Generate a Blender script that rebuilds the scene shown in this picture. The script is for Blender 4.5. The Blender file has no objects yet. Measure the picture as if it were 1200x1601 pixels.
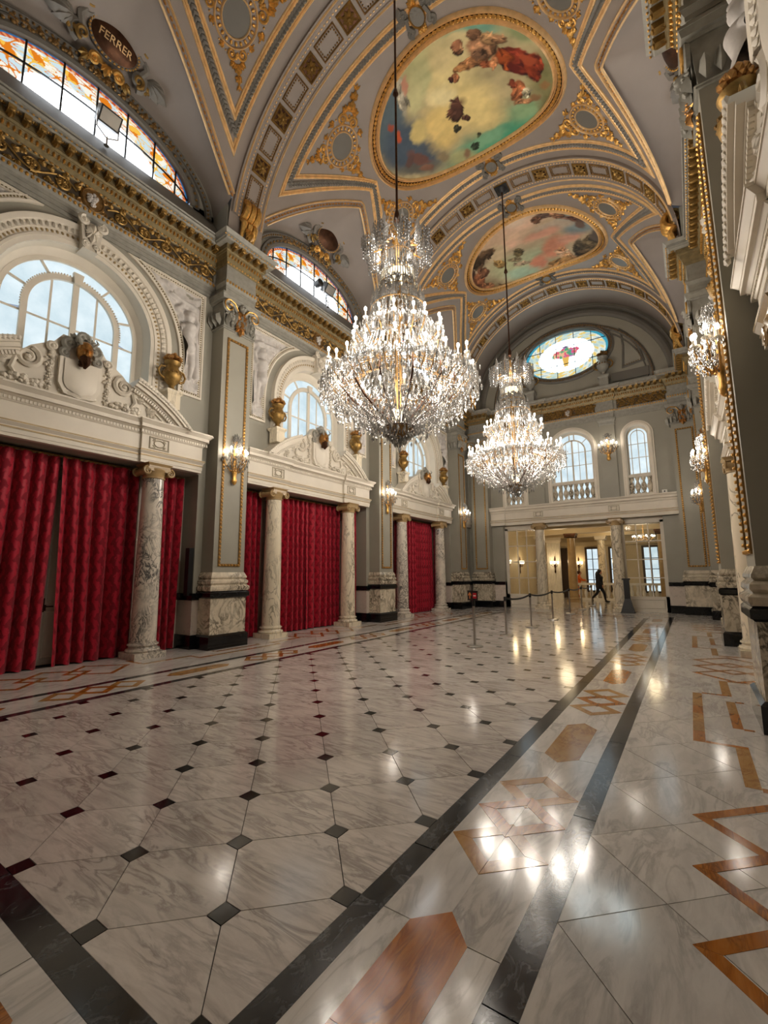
import bpy, math, random
import numpy as np
from mathutils import Vector, Matrix
random.seed(7); rng = np.random.default_rng(7)
SC = bpy.context.scene
COL = SC.collection
PI = math.pi

# ------------------------------------------------------------------ camera
def make_camera():
    yaw, pitch, roll = -0.5977, 0.1379, -0.0063
    cy, sy, cp, sp, cr, sr = math.cos(yaw), math.sin(yaw), math.cos(pitch), math.sin(pitch), math.cos(roll), math.sin(roll)
    f = Vector((sy*cp, cy*cp, sp)); r = Vector((cy, -sy, 0)); u = r.cross(f)
    R_, U_ = r*cr + u*sr, -r*sr + u*cr
    cam = bpy.data.cameras.new('camera'); cam.sensor_fit = 'HORIZONTAL'; cam.sensor_width = 36
    cam.lens = 698.0/1200*36; cam.clip_start = 0.02; cam.clip_end = 200
    o = bpy.data.objects.new('camera', cam); COL.objects.link(o)
    o.matrix_world = Matrix(((R_.x, U_.x, -f.x, 0), (R_.y, U_.y, -f.y, 0), (R_.z, U_.z, -f.z, 1.6), (0, 0, 0, 1)))
    SC.camera = o
make_camera()

# ------------------------------------------------------------------ world, exposure
SC.view_settings.view_transform = 'Standard'
SC.view_settings.look = 'None'
SC.view_settings.exposure = 0.0
SC.view_settings.gamma = 1.0
SC.view_settings.use_curve_mapping = False
w = bpy.data.worlds.new('world'); SC.world = w; w.use_nodes = True
w.node_tree.nodes['Background'].inputs[0].default_value = (0.6, 0.75, 1.0, 1)
w.node_tree.nodes['Background'].inputs[1].default_value = 0.5
CHAND_W = 108.0      # lamps inside a chandelier, with the fill lamps added in its crown
SCONCE_W = 9.0      # each wall sconce
LOBBY_W = 32.0
DAY = 1.15           # brightness of the daylight behind the frosted panes
STAIN = 1.0         # daylight behind the stained glass

def lamp(name, loc, power, color, radius, parent=None):
    l = bpy.data.lights.new(name, 'POINT'); l.energy = power; l.color = color; l.shadow_soft_size = radius
    o = bpy.data.objects.new(name, l); COL.objects.link(o); o.location = loc
    if parent: o.parent = parent
    return o

# hall frame
XC, YC, YE, YN = -4.08, 9.72, 21.15, -1.75
HW = 5.07                          # half width to the wall plane
XL, XR = XC-HW, XC+HW
BAY = [3.27, 9.72, 16.17]
PIL = [6.495, 12.945, 19.395]
WARM = (1.0, 0.91, 0.80)

# ------------------------------------------------------------------ mesh builder
class MB:
    def __init__(s): s.V = []; s.F = []; s.n = 0
    def add(s, v, faces):
        v = np.asarray(v, float).reshape(-1, 3)
        for f in (faces if isinstance(faces, list) else [faces]):
            f = np.asarray(f, int)
            if f.ndim == 1: f = f[None]
            s.F.append(f + s.n)
        s.V.append(v); s.n += len(v); return s
    def join(s, o, f=None):
        if not o.V: return s
        v = np.concatenate(o.V)
        if f is not None: v = f(v)
        for q in o.F: s.F.append(q + s.n)
        s.V.append(v); s.n += len(v); return s
    def verts(s): return np.concatenate(s.V)
    def warp(s, f): s.V = [f(np.concatenate(s.V))]; return s
    def mesh(s, name, sharp=38, smooth=True):
        me = bpy.data.meshes.new(name); v = np.concatenate(s.V)
        tot = np.concatenate([np.full(len(f), f.shape[1]) for f in s.F]); lp = np.concatenate([f.ravel() for f in s.F])
        st = np.concatenate([[0], np.cumsum(tot)[:-1]])
        me.vertices.add(len(v)); me.loops.add(len(lp)); me.polygons.add(len(tot))
        me.vertices.foreach_set('co', v.ravel()); me.loops.foreach_set('vertex_index', lp)
        me.polygons.foreach_set('loop_start', st); me.polygons.foreach_set('loop_total', tot)
        me.polygons.foreach_set('use_smooth', np.full(len(tot), bool(smooth)))
        me.update(calc_edges=True); me.validate()
        if smooth and sharp: me.set_sharp_from_angle(angle=math.radians(sharp))
        return me

def obj(name, mb, m, parent=None, loc=None, rotz=0, sharp=38, smooth=True, stuff=False, label=None):
    me = mb.mesh(name, sharp, smooth) if isinstance(mb, MB) else mb
    if m is not None and not me.materials: me.materials.append(m)
    o = bpy.data.objects.new(name, me); COL.objects.link(o)
    if parent: o.parent = parent
    if loc is not None: o.location = loc
    if rotz: o.rotation_euler = (0, 0, rotz)
    if stuff: o['kind'] = 'stuff'
    if label: o['label'] = label
    return o
def thing(name, label, cat, loc=(0, 0, 0), rotz=0, group=None):
    o = bpy.data.objects.new(name, None); COL.objects.link(o); o.empty_display_size = 0.1
    o.location = loc; o.rotation_euler = (0, 0, rotz); return tag(o, label, cat, group)
def tag(o, label, cat, group=None):
    o['label'] = label; o['category'] = cat
    if group: o['group'] = group
    return o
def struct(o): o['kind'] = 'structure'; return o
def sthing(name, loc=(0, 0, 0), rotz=0):
    o = bpy.data.objects.new(name, None); COL.objects.link(o); o.location = loc; o.rotation_euler = (0, 0, rotz); return struct(o)
def kids(o): return KID.get(o.name, [])
KID = {}
def index_children():
    KID.clear()
    for o in COL.objects:
        if o.parent: KID.setdefault(o.parent.name, []).append(o)
def dup(o, loc=None, rotz=None, label=None, group=None, parent=None, skip=()):
    c = o.copy(); COL.objects.link(c)
    if parent is not None: c.parent = parent
    if loc is not None: c.location = loc
    if rotz is not None: c.rotation_euler = (0, 0, rotz)
    if label: c['label'] = label
    if group: c['group'] = group
    for ch in kids(o):
        if ch.name.split('.')[0] in skip: continue
        dup(ch, parent=c)
    return c

# ------------------------------------------------------------------ shapes
def box(x0, x1, y0, y1, z0, z1):
    v = [(x0,y0,z0),(x1,y0,z0),(x1,y1,z0),(x0,y1,z0),(x0,y0,z1),(x1,y0,z1),(x1,y1,z1),(x0,y1,z1)]
    return np.array(v, float), np.array([(0,3,2,1),(4,5,6,7),(0,1,5,4),(1,2,6,5),(2,3,7,6),(3,0,4,7)])
def frustum(a, b, z0, z1):          # a, b = (x0,x1,y0,y1) at bottom and top
    v = [(a[0],a[2],z0),(a[1],a[2],z0),(a[1],a[3],z0),(a[0],a[3],z0),(b[0],b[2],z1),(b[1],b[2],z1),(b[1],b[3],z1),(b[0],b[3],z1)]
    return np.array(v, float), np.array([(0,3,2,1),(4,5,6,7),(0,1,5,4),(1,2,6,5),(2,3,7,6),(3,0,4,7)])
def stack(mb, y0, y1, d, layers, back=0.0, sy=1.0):
    """mouldings standing out from a wall: layers (z0,z1,p0,p1) = projection beyond depth d, returned round both ends"""
    for z0, z1, p0, p1 in layers:
        mb.add(*frustum((back, d+p0, y0-p0*sy, y1+p0*sy), (back, d+p1, y0-p1*sy, y1+p1*sy), z0, z1))
    return mb
def stack4(mb, hx, hy, layers):
    for z0, z1, p0, p1 in layers:
        mb.add(*frustum((-hx-p0, hx+p0, -hy-p0, hy+p0), (-hx-p1, hx+p1, -hy-p1, hy+p1), z0, z1))
    return mb
def lathe(prof, n=24, caps=True):
    p = np.array(prof, float); k = len(p); a = np.linspace(0, 2*PI, n, endpoint=False)
    v = np.stack([np.outer(p[:,0], np.cos(a)), np.outer(p[:,0], np.sin(a)), np.repeat(p[:,1:2], n, 1)], -1).reshape(-1, 3)
    i, j = np.meshgrid(np.arange(k-1), np.arange(n), indexing='ij'); j2 = (j+1) % n
    f = [np.stack([i*n+j, i*n+j2, (i+1)*n+j2, (i+1)*n+j], -1).reshape(-1, 4)]
    if caps:
        if p[0,0] > 1e-4: f.append(np.arange(n)[::-1][None])
        if p[-1,0] > 1e-4: f.append((np.arange(n) + (k-1)*n)[None])
    return v, f
def tube(path, r, n=6, caps=True, closed=False):
    p = np.asarray(path, float); k = len(p); r = np.broadcast_to(np.asarray(r, float), (k,))
    if closed: t = np.roll(p, -1, 0) - np.roll(p, 1, 0)
    else:
        t = np.empty_like(p); t[1:-1] = p[2:]-p[:-2]; t[0] = p[1]-p[0]; t[-1] = p[-1]-p[-2]
    t /= np.linalg.norm(t, axis=1)[:, None] + 1e-12
    u = np.zeros_like(p); ref = np.array([0, 0, 1.0]) if abs(t[0,2]) < .9 else np.array([1.0, 0, 0])
    for i in range(k):
        ref = ref - t[i]*(ref@t[i]); ref /= np.linalg.norm(ref) + 1e-12; u[i] = ref
    w_ = np.cross(t, u); a = np.linspace(0, 2*PI, n, endpoint=False)
    v = (p[:,None] + r[:,None,None]*(np.cos(a)[None,:,None]*u[:,None] + np.sin(a)[None,:,None]*w_[:,None])).reshape(-1, 3)
    kk = k if closed else k-1
    i, j = np.meshgrid(np.arange(kk), np.arange(n), indexing='ij'); i2 = (i+1) % k; j2 = (j+1) % n
    f = [np.stack([i*n+j, i*n+j2, i2*n+j2, i2*n+j], -1).reshape(-1, 4)]
    if caps and not closed: f += [np.arange(n)[::-1][None], (np.arange(n)+(k-1)*n)[None]]
    return v, f
def grid(nu, nv):
    i, j = np.meshgrid(np.arange(nu-1), np.arange(nv-1), indexing='ij')
    return np.stack([i*nv+j, (i+1)*nv+j, (i+1)*nv+j+1, i*nv+j+1], -1).reshape(-1, 4)
def sphere(r=1, n=10, m=6, c=(0, 0, 0), s=(1, 1, 1)):
    t = np.linspace(-PI/2, PI/2, m+1); v, f = lathe(np.stack([np.maximum(np.cos(t), 1e-5)*r, np.sin(t)*r], 1), n, False)
    return v*np.array(s)+np.array(c), f
def prism(poly, h0, h1):            # polygon in (x,y), thickness along third axis
    p = np.asarray(poly, float); n = len(p)
    v = np.concatenate([np.c_[p, np.full(n, h0)], np.c_[p, np.full(n, h1)]])
    i = np.arange(n); j = (i+1) % n
    return v, [i[::-1][None], (i+n)[None], np.stack([i, j, j+n, i+n], 1)]
OCT_V = np.array([(1,0,0),(0,1,0),(-1,0,0),(0,-1,0),(0,0,1),(0,0,-1)], float)
OCT_F = np.array([(0,1,4),(1,2,4),(2,3,4),(3,0,4),(1,0,5),(2,1,5),(3,2,5),(0,3,5)])
_t = (1+5**.5)/2
ICO_V = np.array([(-1,_t,0),(1,_t,0),(-1,-_t,0),(1,-_t,0),(0,-1,_t),(0,1,_t),(0,-1,-_t),(0,1,-_t),(_t,0,-1),(_t,0,1),(-_t,0,-1),(-_t,0,1)])/math.sqrt(1+_t*_t)
ICO_F = np.array([(0,11,5),(0,5,1),(0,1,7),(0,7,10),(0,10,11),(1,5,9),(5,11,4),(11,10,2),(10,7,6),(7,1,8),(3,9,4),(3,4,2),(3,2,6),(3,6,8),(3,8,9),(4,9,5),(2,4,11),(6,2,10),(8,6,7),(9,8,1)])
LEAF_V = np.array([(0,0,.1),(-.32,.35,.12),(.32,.35,.12),(-.22,.72,.2),(.22,.72,.2),(0,1,.1),(0,.3,.42),(0,.7,.45),(-.3,.3,-.05),(.3,.3,-.05)], float)
LEAF_F = np.array([(0,6,1),(0,2,6),(1,6,7),(1,7,3),(6,2,7),(2,4,7),(3,7,5),(7,4,5)])
def scatter(mb, tv, tf, pos, scl=1.0, ang=None):
    """copies of a small template at pos; ang = turn in the xy plane"""
    pos = np.asarray(pos, float).reshape(-1, 3); n = len(pos)
    if n == 0: return mb
    s = np.asarray(scl, float)
    if s.ndim == 0: s = np.full((n, 3), float(s))
    elif s.ndim == 1: s = np.tile(s, (n, 1)) if len(s) == 3 else np.repeat(s[:, None], 3, 1)
    v = tv[None]*s[:, None]
    if ang is not None:
        a = np.broadcast_to(np.asarray(ang, float), (n,)); c, q = np.cos(a)[:, None], np.sin(a)[:, None]
        v = np.stack([v[..., 0]*c-v[..., 1]*q, v[..., 0]*q+v[..., 1]*c, v[..., 2]], -1)
    v = v+pos[:, None]; k = len(tv)
    f = (tf[None]+(np.arange(n)*k)[:, None, None]).reshape(-1, tf.shape[1])
    return mb.add(v.reshape(-1, 3), f)
def resample(path, step, closed=False):
    p = np.asarray(path, float)
    if closed: p = np.concatenate([p, p[:1]])
    L = np.concatenate([[0], np.cumsum(np.linalg.norm(np.diff(p, axis=0), axis=1))]); n = max(2, int(round(L[-1]/step))+1)
    t = np.linspace(0, L[-1], n); q = np.stack([np.interp(t, L, p[:, i]) for i in range(p.shape[1])], 1)
    return q[:-1] if closed else q
def densify(path, step):
    out = []
    for a, b in zip(path[:-1], path[1:]):
        a, b = np.array(a, float), np.array(b, float); n = max(1, int(np.ceil(np.linalg.norm(b-a)/step)))
        out += [a+(b-a)*i/n for i in range(n)]
    return np.array(out+[np.array(path[-1], float)])
def sweep(path, prof, closed=False):
    """flat moulding: path in (x,y), profile points (offset to the left, height)"""
    p = np.asarray(path, float); k = len(p); q = np.asarray(prof, float); m = len(q)
    nx, pv = np.roll(p, -1, 0)-p, p-np.roll(p, 1, 0)
    if not closed: nx[-1] = pv[-1]; pv[0] = nx[0]
    nx /= np.linalg.norm(nx, axis=1)[:, None]+1e-12; pv /= np.linalg.norm(pv, axis=1)[:, None]+1e-12
    n1, n2 = np.stack([-nx[:, 1], nx[:, 0]], 1), np.stack([-pv[:, 1], pv[:, 0]], 1)
    nn = n1+n2; nn /= np.linalg.norm(nn, axis=1)[:, None]+1e-12
    nn /= np.maximum((nn*n1).sum(1), .3)[:, None]
    v = np.concatenate([p[:, None]+nn[:, None]*q[None, :, :1], np.broadcast_to(q[None, :, 1:], (k, m, 1))], -1).reshape(-1, 3)
    kk = k if closed else k-1
    i, j = np.meshgrid(np.arange(kk), np.arange(m-1), indexing='ij'); i2 = (i+1) % k
    f = [np.stack([i*m+j, i2*m+j, i2*m+j+1, i*m+j+1], -1).reshape(-1, 4)]
    if not closed: f += [np.arange(m)[None], (np.arange(m)+(k-1)*m)[::-1][None]]
    return v, f
def half_round(w, h, off=0): return [(off-w/2, 0), (off-w/2*.8, h*.6), (off, h), (off+w/2*.8, h*.6), (off+w/2, 0)]
def band(w, h, off=0): return [(off-w/2, 0), (off-w/2, h), (off+w/2, h), (off+w/2, 0)]
def arc(cx, cy, rx, ry, a0, a1, n): 
    t = np.linspace(a0, a1, n); return np.stack([cx+rx*np.cos(t), cy+ry*np.sin(t)], 1)
def ellipse(cx, cy, rx, ry, n=64): return arc(cx, cy, rx, ry, 0, 2*PI, n+1)[:-1]
def spiral(cx, cy, r, turns, a0, hand=1, n=28, h=0.0):
    t = np.linspace(0, 1, n); rr = r*(1-t*.88); a = a0+hand*turns*2*PI*t
    return np.stack([cx+rr*np.cos(a), cy+rr*np.sin(a), np.full(n, h)], 1)
def clip_poly(poly, clip):          # convex clip polygon, counter-clockwise
    out = [np.array(p, float) for p in poly]; m = len(clip)
    for i in range(m):
        a, b = np.array(clip[i], float), np.array(clip[(i+1) % m], float); e = b-a; src, out = out, []
        if not src: return []
        sd = [e[0]*(p[1]-a[1])-e[1]*(p[0]-a[0]) for p in src]
        for k in range(len(src)):
            p, q, dp, dq = src[k], src[(k+1) % len(src)], sd[k], sd[(k+1) % len(src)]
            if dp >= -1e-9: out.append(p)
            if (dp > 1e-9 and dq < -1e-9) or (dp < -1e-9 and dq > 1e-9): out.append(p+(q-p)*dp/(dp-dq))
    return out
def area(p):
    p = np.array(p)
    return 0 if len(p) < 3 else .5*abs(np.sum(p[:, 0]*np.roll(p[:, 1], -1)-p[:, 1]*np.roll(p[:, 0], -1)))
def rotz_v(v, a): c, s = math.cos(a), math.sin(a); return np.stack([v[:, 0]*c-v[:, 1]*s, v[:, 0]*s+v[:, 1]*c, v[:, 2]], 1)
def to_wall(v): return np.stack([v[:, 2], v[:, 0], v[:, 1]], 1)      # flat (x,y,h) -> wall frame (depth, along, up)

# ------------------------------------------------------------------ ornaments, drawn flat in (x, y, h)
def volute(mb, cx, cy, r, a0, hand, thick, turns=1.6, h=None):
    p = spiral(cx, cy, r, turns, a0, hand, 22, thick*.5 if h is None else h)
    mb.add(*tube(p, np.linspace(thick, thick*.45, len(p)), 5)); scatter(mb, ICO_V, ICO_F, [(cx, cy, thick*.6)], thick*1.1)
def leaves(mb, pts, size, ang): scatter(mb, LEAF_V, LEAF_F, pts, size, ang)
def spray(mb, x, y, ang, size, k=5, spread=1.5):
    a = ang+np.linspace(-spread, spread, k); s = size*(1-.4*np.abs(np.linspace(-1, 1, k)))
    leaves(mb, np.tile((x, y, 0), (k, 1)), s, a-PI/2)
def blobs(mb, x, y, rx, ry, n, r, h=0.0, seed=1):
    g = np.random.default_rng(seed); a, q = g.uniform(0, 2*PI, n), np.sqrt(g.uniform(0, 1, n))
    scatter(mb, ICO_V, ICO_F, np.stack([x+rx*q*np.cos(a), y+ry*q*np.sin(a), h+r*g.uniform(.2, .9, n)*(1.4-q)], 1), r*g.uniform(.7, 1.25, n))
def corner_scroll(mb, x, y, ang, s):
    """gilt volute pair with acanthus, pointing along ang"""
    c, q = math.cos(ang), math.sin(ang); P = lambda a, b: (x+a*c-b*q, y+a*q+b*c)
    for sg in (-1, 1):
        cx, cy = P(.05*s, sg*.2*s); volute(mb, cx, cy, .17*s, ang+PI/2*sg+PI, sg, .045*s)
        cx, cy = P(-.12*s, sg*.46*s); spray(mb, cx, cy, ang+sg*1.9, .22*s, 4, .9)
        cx, cy = P(.25*s, sg*.12*s); spray(mb, cx, cy, ang+sg*.7, .26*s, 4, .8)
    for k in range(6): scatter(mb, ICO_V, ICO_F, [(*P((-.25+.08*k)*s, (.62-.07*k)*s), .02*s), (*P((-.25+.08*k)*s, -(.62-.07*k)*s), .02*s)], .03*s)
    spray(mb, *P(.3*s, 0), ang, .34*s, 5, .9); spray(mb, *P(.62*s, 0), ang, .26*s, 5, 1.2); spray(mb, *P(.85*s, 0), ang, .2*s, 3, .6)
    blobs(mb, *P(.12*s, 0), .1*s, .1*s, 5, .045*s)
def rosette(mb, x, y, r, h=0.0):
    a = np.arange(8)*PI/4; leaves(mb, np.stack([x+0*a, y+0*a, 0*a+h], 1), r*.95, a)
    scatter(mb, ICO_V, ICO_F, [(x, y, h+r*.3)], r*.28)
def egg_row(path, step, size, closed=False):
    """egg course along a flat path"""
    p = resample(path, step, closed); mb = MB(); t = np.gradient(p, axis=0); a = np.arctan2(t[:, 1], t[:, 0])
    scatter(mb, ICO_V, ICO_F, np.c_[p, np.zeros(len(p))], size, a); return mb
def rinceau(L, H, k):
    """running scroll of length L, height H with k volutes"""
    mb = MB(); xs = np.linspace(0, L, 24*k); ys = H*.3*np.sin(xs/L*k*PI)
    mb.add(*tube(np.stack([xs, ys, np.full(len(xs), .02)], 1), H*.05, 5))
    for i in range(k):
        x = (i+.5)*L/k; sg = 1 if i % 2 == 0 else -1
        volute(mb, x, -sg*H*.02, H*.4, PI/2*sg, -sg, H*.075, 1.5)
        rosette(mb, x, -sg*H*.02, H*.27, .01)
        for u, w_, an in ((-.42, .28, 1.2), (-.22, -.3, -2.0), (.3, -.3, -1.1), (.46, .22, .6), (.1, .36, 1.5)): spray(mb, x+u*L/k, sg*w_*H, sg*an, H*.36, 5, 1.1)
        blobs(mb, x, 0, H*.3, H*.3, 9, H*.06, .02, i)
    return mb
def garland(mb, x, y, L, w, n, seed=3):
    for i in range(n):
        t = (i+.5)/n; ww = w*(.5+.5*math.sin(PI*min(1, t*1.15)))
        blobs(mb, x, y-L*t, ww, L/n*.7, 6, w*.42, 0, seed+i)
    spray(mb, x, y-L*.97, -PI/2, w*1.3, 4, 1.0)

# ------------------------------------------------------------------ materials
def lin(h):
    c = [int(h[i:i+2], 16)/255 for i in (0, 2, 4)]
    return tuple([x/12.92 if x < .04045 else ((x+.055)/1.055)**2.4 for x in c])+(1,)
def newmat(name):
    m = bpy.data.materials.new(name); m.use_nodes = True; nt = m.node_tree
    return m, nt, nt.nodes['Principled BSDF'], nt.nodes, nt.links
def coords(N, L, scale, rand=True):
    tc = N.new('ShaderNodeTexCoord'); mp = N.new('ShaderNodeMapping'); mp.inputs['Scale'].default_value = scale if hasattr(scale, '__len__') else (scale,)*3
    L.new(tc.outputs['Object'], mp.inputs['Vector'])
    if rand:
        oi = N.new('ShaderNodeObjectInfo'); mu = N.new('ShaderNodeMath'); mu.operation = 'MULTIPLY'; mu.inputs[1].default_value = 71.0
        L.new(oi.outputs['Random'], mu.inputs[0]); L.new(mu.outputs[0], mp.inputs['Location'])
    return mp.outputs['Vector']
def noise(N, L, vec, scale, detail=4, rough=.55, dist=0):
    n = N.new('ShaderNodeTexNoise'); n.inputs['Scale'].default_value = scale; n.inputs['Detail'].default_value = detail
    n.inputs['Roughness'].default_value = rough; n.inputs['Distortion'].default_value = dist; L.new(vec, n.inputs['Vector']); return n.outputs['Fac']
def ramp(N, L, fac, stops):
    r = N.new('ShaderNodeValToRGB'); e = r.color_ramp.elements
    while len(e) < len(stops): e.new(.5)
    for i, (p, c) in enumerate(stops): e[i].position = p; e[i].color = c if len(c) == 4 else tuple(c)+(1,)
    L.new(fac, r.inputs['Fac']); return r.outputs['Color']
def math_(N, L, op, a, b=None, clamp=False):
    m = N.new('ShaderNodeMath'); m.operation = op; m.use_clamp = clamp
    for i, q in enumerate((a, b)):
        if q is None: continue
        if isinstance(q, (int, float)): m.inputs[i].default_value = q
        else: L.new(q, m.inputs[i])
    return m.outputs[0]
def mix(N, L, fac, a, b, mode='MIX'):
    m = N.new('ShaderNodeMix'); m.data_type = 'RGBA'; m.blend_type = mode
    for k, q in ((0, fac), (6, a), (7, b)):
        if isinstance(q, (int, float)): m.inputs[k].default_value = q
        elif isinstance(q, tuple): m.inputs[k].default_value = q
        else: L.new(q, m.inputs[k])
    return m.outputs[2]
def bump(N, L, b, h, strength, dist=.01):
    n = N.new('ShaderNodeBump'); n.inputs['Strength'].default_value = strength; n.inputs['Distance'].default_value = dist
    L.new(h, n.inputs['Height']); L.new(n.outputs['Normal'], b.inputs['Normal'])
def paint(name, col, rough=.55, metal=0.0, var=.12, scale=3.0, bmp=0.0, bscale=60, spec=.5):
    m, nt, b, N, L = newmat(name); v = coords(N, L, 1.0)
    c = lin(col); d = tuple(x*(1-var) for x in c[:3])+(1,); u = tuple(min(1, x*(1+var)) for x in c[:3])+(1,)
    L.new(ramp(N, L, noise(N, L, v, scale, 5), [(.3, d), (.7, u)]), b.inputs['Base Color'])
    b.inputs['Roughness'].default_value = rough; b.inputs['Metallic'].default_value = metal; b.inputs['Specular IOR Level'].default_value = spec
    if bmp: bump(N, L, b, noise(N, L, v, bscale, 3), bmp, .006)
    return m
def marble(name, base, vein, mid=None, scale=2.0, width=.05, amount=.9, rough=.12, stretch=(1, 1, 1), dist=1.2, cloud=.35):
    m, nt, b, N, L = newmat(name); v = coords(N, L, stretch)
    n1 = noise(N, L, v, scale, 8, .6, dist)
    rid = math_(N, L, 'ABSOLUTE', math_(N, L, 'SUBTRACT', n1, .5))
    vm = ramp(N, L, rid, [(0, (1, 1, 1)), (width, (0, 0, 0))])
    n2 = noise(N, L, v, scale*.6, 4, .5, .5)
    vm2 = math_(N, L, 'MULTIPLY', vm, ramp(N, L, n2, [(.35, (0, 0, 0)), (.6, (1, 1, 1))]))
    n3 = noise(N, L, v, scale*1.7, 6, .65, .8)
    col = mix(N, L, math_(N, L, 'MULTIPLY', ramp(N, L, n3, [(.4, (0, 0, 0)), (.75, (1, 1, 1))]), cloud), lin(base), lin(mid or vein))
    col = mix(N, L, math_(N, L, 'MULTIPLY', vm2, amount), col, lin(vein))
    oi = N.new('ShaderNodeObjectInfo'); hv = N.new('ShaderNodeHueSaturation')
    L.new(math_(N, L, 'ADD', math_(N, L, 'MULTIPLY', oi.outputs['Random'], .18), .91), hv.inputs['Value']); L.new(col, hv.inputs['Color'])
    L.new(hv.outputs['Color'], b.inputs['Base Color'])
    L.new(ramp(N, L, n3, [(.2, (rough*.75,)*3), (.9, (rough*1.5,)*3)]), b.inputs['Roughness'])
    return m
def emit(name, col, strength, attr=None):
    m, nt, b, N, L = newmat(name); N.remove(b); e = N.new('ShaderNodeEmission'); e.inputs['Strength'].default_value = strength
    e.inputs['Color'].default_value = lin(col) if isinstance(col, str) else col
    if attr:
        a = N.new('ShaderNodeVertexColor'); a.layer_name = attr; L.new(a.outputs['Color'], e.inputs['Color'])
    L.new(e.outputs[0], N['Material Output'].inputs['Surface']); return m

M = {}
M['grey'] = paint('grey_wall_paint', '949083', .5, var=.05, scale=1.3)
M['cream'] = paint('cream_paint', 'd8cfbf', .5, var=.05, scale=2)
M['ivory'] = paint('ivory_stucco', 'cfc6b6', .55, var=.07, scale=4)
M['relief'] = paint('relief_stucco', 'c0bab4', .6, var=.14, scale=7)
M['taupe'] = paint('taupe_vault_paint', '8a7f76', .55, var=.07, scale=1.2)
M['dim'] = paint('dark_grey_paint', '67635b', .55, var=.07, scale=1.2)
M['leafgrey'] = paint('grey_stucco_leaves', '77726a', .6, var=.15, scale=9)
M['capgrey'] = paint('grey_stucco_capital', '8f8c82', .55, var=.15, scale=9)
M['gold'] = paint('gilding', 'cf9f55', .36, .75, .35, 16, .4, 90)
M['goldline'] = paint('gilded_line', 'e6c08a', .4, .3, .15, 8)
M['copper'] = paint('copper_gilding', 'b08048', .36, .8, .4, 18, .4, 70)
M['darkgold'] = paint('aged_gilding', '8c6c40', .42, .7, .4, 14, .4, 60)
M['olive'] = paint('olive_gilt_ground', '847553', .5, .35, .25, 10)
M['urngold'] = paint('antique_gilding', '93743f', .46, .7, .4, 10, .3, 50)
M['bronze'] = paint('dark_bronze', '4a3020', .4, .8, .4, 9, .3, 60)
M['darkground'] = paint('dark_frieze_ground', '4c4030', .6, .2, .3, 8)
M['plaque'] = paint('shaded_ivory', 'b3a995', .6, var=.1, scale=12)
M['tancream'] = paint('tan_line', 'a08a62', .5, .3, .2, 8)
M['blackmarble'] = marble('black_marble', '0c0d0f', '4a4d52', '15171a', 3.0, .02, .35, .11, cloud=.4)
M['greystrip'] = marble('dark_grey_marble', '17191c', '74777a', '2b2e32', 7.0, .045, .45, .12, cloud=.7, stretch=(1, .6, 1))
M['brecciamarble'] = marble('veined_marble', 'd4c8b2', '433b30', '83755e', 2.4, .08, 1.0, .14, dist=3.0, cloud=.45, stretch=(1, 1, .75))
M['colmarble'] = marble('column_marble', 'd6ccbd', '34353a', '8f887e', 2.9, .075, 1.0, .13, dist=3.2, cloud=.45, stretch=(1.2, 1.2, .8))
M['colcream'] = marble('cream_column_marble', 'e2d6be', '5b5245', 'c6b798', 1.6, .035, .85, .13, dist=2.2, cloud=.3, stretch=(1.3, 1.3, .5))
M['pinkmarble'] = marble('pale_marble', 'cbbfb3', '8e8078', 'b5a89d', 2.5, .03, .5, .15)
M['tile'] = marble('white_floor_marble', 'cfc7c0', '776c66', 'a89e97', 4.4, .07, .65, .115, stretch=(.45, 2.0, 1), dist=1.1, cloud=.7)
M['slab'] = marble('border_floor_marble', 'd2cdc7', '827d78', 'b4afaa', 3.4, .07, .5, .10, stretch=(1.8, .5, 1), dist=1.0, cloud=.65)
M['ochre'] = marble('ochre_marble', 'a9641c', '5a2c0c', 'bf8340', 6.0, .08, .7, .12, stretch=(2.2, .4, 1), cloud=.6)
M['palochre'] = marble('pale_ochre_marble', 'a87a42', '75491c', 'ba955e', 5.0, .05, .6, .12, stretch=(1.4, .7, 1), cloud=.6)
M['grout'] = paint('grout', '2e2924', .8)
M['steel'] = paint('brushed_steel', 'b8b4ae', .28, 1.0, .1)
M['black'] = paint('black_plastic', '121213', .45)
M['blackcloth'] = paint('black_cloth', '15151a', .9)
M['orangecloth'] = paint('orange_cloth', 'd8641c', .8)
M['skin'] = paint('skin', 'b98468', .6)
M['darkwood'] = paint('dark_wood', '3a2a1e', .45)
M['lobby'] = paint('lobby_cream_paint', 'd2c2a2', .55, var=.05)
M['white'] = paint('white_enamel', 'e6e2d8', .4)
M['tan'] = paint('tan_marble', 'a58a60', .25, var=.15, scale=4)
M['candle'] = paint('candle_sleeve', 'f2ead8', .45)
M['red'] = paint('sign_red', 'b01020', .5)
M['orange'] = paint('sign_orange', 'e08a4a', .5)
M['bulb'] = emit('lit_bulb', (1.0, .90, .78, 1), 26.0); M['bulb'].cycles.emission_sampling = 'NONE'
M['glow'] = emit('lit_glass_bowl', (1.0, .82, .5, 1), 4.0); M['glow'].cycles.emission_sampling = 'NONE'
M['stained'] = emit('stained_glass', 'ffffff', STAIN, 'Col')

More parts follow.
